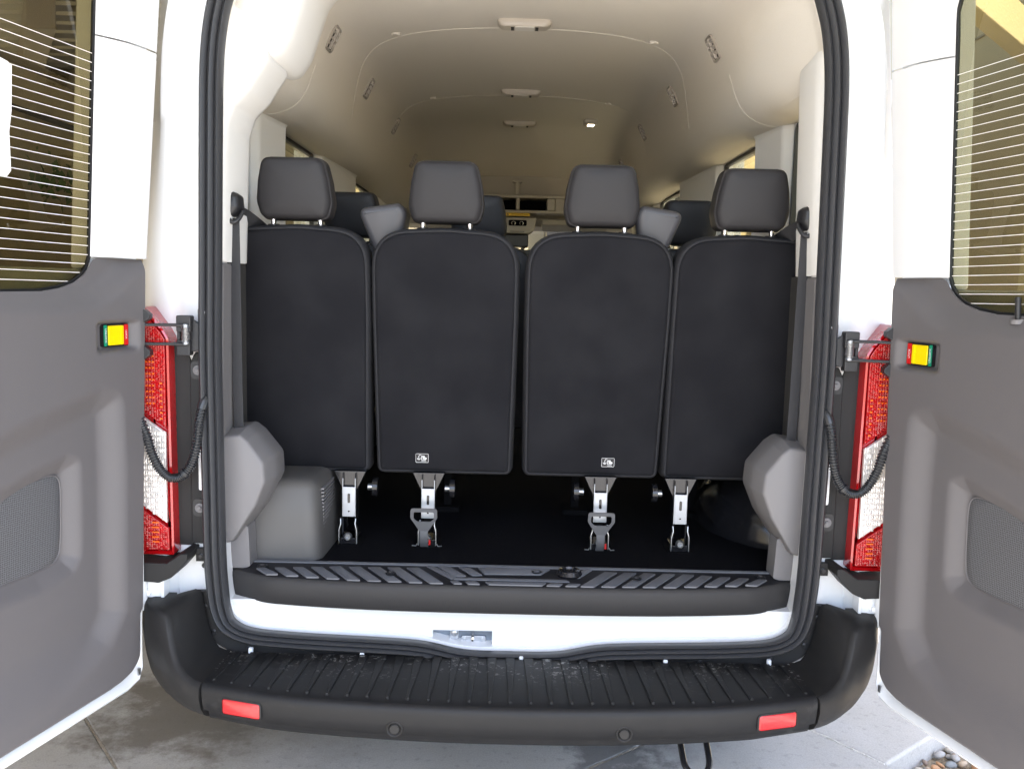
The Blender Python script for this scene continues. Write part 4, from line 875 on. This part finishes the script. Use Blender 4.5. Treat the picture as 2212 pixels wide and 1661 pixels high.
# ================================================================== SEATS (each a thing of its own)
LEAN = .16
def make_seat(cx, wt, wb, y0, label, group, leg=None, strap=False, arm=0, tag=False, rear=True, rl=.10, rr=.10, hx=0.0, dz=0.0):
    t = thing('van_seat', (cx, y0, .68), label, 'seat', group)
    def Y(z): return y0-LEAN*(z-.9)
    def P(x, z, dy): return (cx+x, Y(z)+dy, z+dz)
    hb, ht = wb/2, wt/2
    base = [(-hb, .900), (hb, .900), (ht, 1.38), (ht, 1.630), (0, 1.642), (-ht, 1.630), (-ht, 1.38)]
    ol = roundpoly(base, [.02, .02, .3, rr, .5, rl, .3], 8)
    c = np.array((0, 1.27))
    def sc(k): return [tuple(c+(np.array(p)-c)*k) for p in ol]
    if rear:
        bp = loft([[P(x, z, dy) for x, z in r] for r, dy in ((sc(.25), -.004), (sc(.6), -.003), (sc(.88), -.001), (offset(ol, -.015), .0005), (offset(ol, -.0075), .003), (offset(ol, -.006), .010))])
    rings = [(offset(ol, -.0075), .012), (offset(ol, -.006), .004), (offset(ol, -.0035), .003), (offset(ol, .0), .006), (offset(ol, .003), .012), (offset(ol, .006), .022), (offset(ol, .009), .05), (offset(ol, .008), .085), (offset(ol, -.002), .115), (offset(ol, -.02), .132), (offset(ol, -.06), .14)]
    if not rear: rings = [(sc(.3), -.004), (sc(.7), -.002), (offset(ol, -.012), 0)]+rings[1:]
    br = mk('backrest', loft([[P(x, z, dy) for x, z in r] for r, dy in rings]), SEATS if rear else SEATD, t, angle=80)
    if rear: mk('back_panel', bp, SEATF, br, angle=80, label='dark carpeted back of the seat')
    # headrest
    hw = .109
    hbse = [(-.096, 1.664), (.096, 1.664), (hw, 1.712), (hw-.007, 1.772), (.087, 1.836), (-.087, 1.836), (-hw+.007, 1.772), (-hw, 1.712)]
    ho = [(x+hx, z) for x, z in roundpoly(hbse, [.026, .026, .06, .08, .030, .030, .08, .06], 6)]
    hc = np.array((hx, 1.75))
    def hs(k): return [tuple(hc+(np.array(p)-hc)*k) for p in ho]
    def HP(x, z, dy): 
        cur = -.028*((x-hx)/hw)**2*0
        return P(x, z, dy)
    rg = [(hs(.2), -.016), (hs(.55), -.0145), (hs(.85), -.010), (hs(.945), -.004), (hs(.985), .006), (hs(1.0), .018), (hs(1.03), .045), (hs(1.03), .075), (hs(.97), .10), (hs(.8), .112), (hs(.4), .116)]
    hd = mk('headrest', loft([[HP(x, z, dy+.018) for x, z in r] for r, dy in rg]), HEADR if rear else SEATD, t, angle=180)
    if rear:
        sgn = 1 if cx < 0 else -1
        for k_, yy in ((.992, .012), (.999, .019)):
            sm = [p for p in hs(k_) if sgn*(p[0]-hx) > .055 or p[1] > 1.80]
            sm = sorted(sm, key=lambda p: math.atan2(p[0]*sgn-hx*sgn, p[1]-1.72))
            sm = [p for p in sm if sgn*(p[0]-hx) > -.07]
            mk('seam', tube([HP(x, z, yy+.018) for x, z in sm], .0009, 5, up=(0, 1, 0)), STITCH, hd)
    for dx in (-.069, .069):
        x = hx+dx
        rod = mk('rod', tube([P(x, 1.61, .055), P(x, 1.70, .055)], .0075, 12, up=(0, 1, 0)), CHROME, hd)
        mk('rod_collar', tube([P(x, 1.630, .055), P(x, 1.6455, .055), P(x, 1.649, .055)], .02, 16, up=(0, 1, 0), scale=[1, 1, .8]), BLACK, hd)
    # cushion
    mk('seat_cushion', loft([[(cx+x, y, z) for x, z in rrect(-wb/2, wb/2, .93, 1.07, .04)] for y in (y0+.09, y0+.12, y0+.5)]), SEATD, t, bevel=.03, seg=3)
    if rear:
        mk('seat_frame', join(box(cx-wb/2+.02, cx+wb/2-.02, y0+.10, y0+.13, .885, .91), box(cx-wb/2+.02, cx+wb/2-.02, y0+.40, y0+.43, .90, .93), box(cx-wb/2+.03, cx-wb/2+.06, y0+.13, y0+.40, .89, .92), box(cx+wb/2-.06, cx+wb/2-.03, y0+.13, y0+.40, .89, .92)), MATTE, t, bevel=.005)
        mk('front_leg', join(box(cx-.03, cx+.0, y0+.40, y0+.43, .68, .90), box(cx-.06, cx+.03, y0+.36, y0+.47, .68, .70)), MATTE, t, bevel=.004)
    if leg is not None:
        yl = y0-.03; lx = leg
        lg = mk('leg', join(box(lx-.021, lx-.0175, yl-.008, yl+.05, .70, .90), box(lx+.0175, lx+.021, yl-.008, yl+.05, .70, .90), prism_y([(lx-.05, .905), (lx+.05, .905), (lx+.03, .862), (lx+.018, .84), (lx-.018, .84), (lx-.03, .862)], yl+.004, yl+.05), box(lx-.025, lx+.025, yl-.022, yl+.06, .681, .700)), GLOSSB, t, bevel=.002)
        zf = prism_y(roundpoly([(lx-.0175, .765), (lx+.0175, .765), (lx+.020, .80), (lx+.0195, .858), (lx-.0195, .858), (lx-.020, .80)], .002, 2), yl-.012, yl-.006)
        br_ = mk('zinc_bracket', join(zf, box(lx-.0205, lx-.0178, yl-.012, yl+.01, .765, .885), box(lx+.0178, lx+.0205, yl-.012, yl+.01, .765, .885)), ZINC, lg, bevel=.0008)
        mk('bracket_slot', prism_y(rrect(lx-.004, lx+.004, .808, .838, .004, 4), yl-.0128, yl-.0118), GLOSSB, lg)
        mk('bracket_hole', lathe([(.003, 0), (.003, -.0006), (.0002, -.0006)], (lx, yl-.012, .782), 'y', 10), GLOSSB, lg)
        for e_ in (-1, 1):
            mk('foot_flange', sweep([(lx+e_*.023, yl-.016, .760), (lx+e_*.022, yl-.02, .745), (lx+e_*.027, yl-.022, .728), (lx+e_*.027, yl-.022, .684)], [(-.001, -.008), (.001, -.008), (.001, .008), (-.001, .008)], up=(0, 1, 0)), STEEL, lg)
        mk('foot_bolt', lathe([(.013, 0), (.013, -.006), (.009, -.012), (.005, -.012), (.004, -.007), (.0005, -.007)], (lx, yl-.022, .706), 'y', 18), STEEL, lg)
        mk('floor_cutout', box(lx-.038, lx+.042, yl-.035, yl+.07, .6795, .6815), MATTE, lg)
        sg = 1 if lx < 0 else -1
        mk('recliner_drum', lathe([(.012, -.01), (.030, -.008), (.030, .008), (.012, .01)], (lx+sg*.07, yl+.07, .842), 'x', 20), GLOSSB, lg)
        mk('recliner_nut', lathe([(.011, -.009), (.011, .009), (.001, .0095)], (lx+sg*.055, yl+.07, .842), 'x', 10), STEEL, lg)
        if strap:
            sx_ = lx-sg*.004-.004; ys = yl-.052
            oc = roundpoly([(sx_-.040, .808), (sx_+.040, .808), (sx_+.041, .778), (sx_+.013, .735), (sx_-.013, .735), (sx_-.041, .778)], [.008, .008, .012, .008, .008, .012], 4)
            ic = roundpoly([(sx_-.031, .797), (sx_+.031, .797), (sx_+.031, .776), (sx_+.021, .766), (sx_-.021, .766), (sx_-.031, .776)], [.006]*6, 4)
            vv, ff = loft([[(x, ys-.010*(z-.735)/.07, z) for x, z in oc], [(x, ys-.010*(z-.735)/.07, z) for x, z in ic], [(x, ys+.007-.010*(z-.735)/.07, z) for x, z in ic], [(x, ys+.007-.010*(z-.735)/.07, z) for x, z in oc], [(x, ys-.010*(z-.735)/.07, z) for x, z in oc]], cap=False)
            st = mk('pull_handle', (vv, ff), STRAP, lg, angle=35, label='grey pull loop for releasing the seat')
            mk('strap_tail', sweep([(sx_, ys+.004, .742), (sx_, ys-.002, .722), (sx_, ys+.002, .700), (sx_, ys+.02, .683)], rrect(-.013, .013, -.0025, .0025, .002, 2), up=(0, 1, 0)), STRAP, lg)
            mk('red_tag', box(sx_+.014, sx_+.020, ys+.01, ys+.014, .690, .706), REDS, lg)
            for e_ in (-1, 1):
                mk('latch_hook', sweep([(lx+e_*.03, yl-.03, .69), (lx+e_*.034, yl-.03, .683), (lx+e_*.046, yl-.03, .684)], circ(.0016, 6), up=(0, 1, 0)), STEEL, lg)
    if tag:
        zt = .948; xt = (-.285-cx) if cx < 0 else (.292-cx)
        lb = mk('anchor_label', loft([[P(x, z, dy) for x, z in rrect(xt-.020, xt+.020, zt-.0145, zt+.0145, .003, 3)] for dy in (.004, -.0045)]), BLACK, t, label='small black child-seat anchor label')
        rim = rrect(xt-.0195, xt+.0195, zt-.014, zt+.014, .003, 3)
        mk('label_border', tube([P(x, z, -.0048) for x, z in rim+rim[:1]], .0005, 5, up=(0, 1, 0)), WHITEM, lb)
        def stroke(pts, r): return tube([P(xt+x, zt+z, -.005) for x, z in pts], r, 6, up=(0, 1, 0))
        sy = [stroke([(-.002, .007), (-.001, -.006), (.010, -.006), (.014, .000)], .0011), stroke([(.002, .008), (.004, -.002), (.011, -.002), (.013, .001)], .0016), stroke([(.006, .008), (.007, .001), (.011, .002)], .0014),
              stroke([(-.002, .010), (-.007, .011), (-.010, .006), (-.010, -.005)], .0008), stroke([(-.015, .000), (-.013, -.004), (-.010, -.005), (-.007, -.004), (-.005, .000)], .0009), stroke([(-.002, -.0105), (.013, -.0105)], .0006)]
        mk('anchor_symbol', join(*sy), WHITEM, lb)
    if arm:
        pa = [(-.485, 1.703), (-.36, 1.722), (-.335, 1.70), (-.36, 1.55), (-.425, 1.55)]
        pa = roundpoly(pa, [.025, .02, .03, .03, .03], 6)
        if arm > 0: pa = [(-x, z) for x, z in pa]; pa = [(x+.005, z+.01) for x, z in pa]
        ac_ = np.mean(pa, 0)
        mk('armrest', loft([[(x, y+(-.15*(z-1.64)), z) for x, z in (pa if k == 0 else offset(pa, k))] for y, k in ((2.655, -.02), (2.657, -.010), (2.664, -.003), (2.675, 0), (2.76, 0), (2.775, -.004), (2.785, -.015))]), ARM, t, angle=80)
    return t
GR = 'back row of four seats'
make_seat(-.648, .404, .385, 2.70, 'leftmost rear seat, dark back with grey headrest, next to left belt', GR, leg=-.506, rl=.055, rr=.13, hx=-.010)
make_seat(-.217, .424, .410, 2.70, 'second rear seat from left, with label and pull strap below', GR, leg=-.262, strap=True, arm=-1, tag=True, rl=.12, rr=.14)
make_seat(.240, .424, .410, 2.70, 'third rear seat from left, with label and pull strap below', GR, leg=.270, strap=True, arm=1, tag=True, rl=.14, rr=.12)
make_seat(.665, .402, .392, 2.70, 'rightmost rear seat, dark back with grey headrest, next to right belt', GR, leg=.518, rl=.13, rr=.06, hx=.010)
G2 = 'middle row seats seen between the back row'
make_seat(-.655, .40, .40, 3.62, 'dark seat ahead of the leftmost rear seat', G2, rear=False)
make_seat(-.155, .42, .42, 3.62, 'dark seat ahead, between the two middle rear seats', G2, rear=False)
make_seat(.675, .40, .40, 3.62, 'dark seat ahead of the rightmost rear seat', G2, rear=False)

# ---------------------------------------------------------------- seat belts on the pillars
for s in (-1, 1):
    gp_ = roundpoly([(.806, 1.712), (.785, 1.724), (.760, 1.708), (.757, 1.676), (.775, 1.650), (.803, 1.658)], .012, 4)
    bt = mk('belt_guide', mirror(loft([[(x, y, z) for x, z in (offset(gp_, k) if k else gp_)] for y, k in ((2.395, -.012), (2.40, -.004), (2.413, 0), (2.45, 0))]), s), BLACK, van, angle=60, label='black belt guide on pillar')
    mk('belt_loop', mirror(tube(spline([(.790, 2.415, 1.668), (.786, 2.40, 1.648), (.774, 2.398, 1.636), (.760, 2.405, 1.645), (.752, 2.42, 1.668)], 5), .006, 10, up=(0, 1, 0)), s), BLACK, bt)
    mk('belt_webbing', mirror(sweep([(.774, 2.415, 1.648), (.773, 2.42, 1.40), (.773, 2.425, 1.20), (.772, 2.43, 1.06)], rrect(-.0135, .0135, -.0012, .0012, .001, 2), up=(0, 1, 0)), s), BELT, bt)
    mk('belt_webbing', mirror(sweep(spline([(.776, 2.415, 1.655), (.780, 2.47, 1.664), (.778, 2.60, 1.648), (.770, 2.74, 1.615), (.755, 2.86, 1.56)], 4), rrect(-.023, .023, -.0012, .0012, .001, 2), up=(.75, 0, .66)), s), BELT, bt)
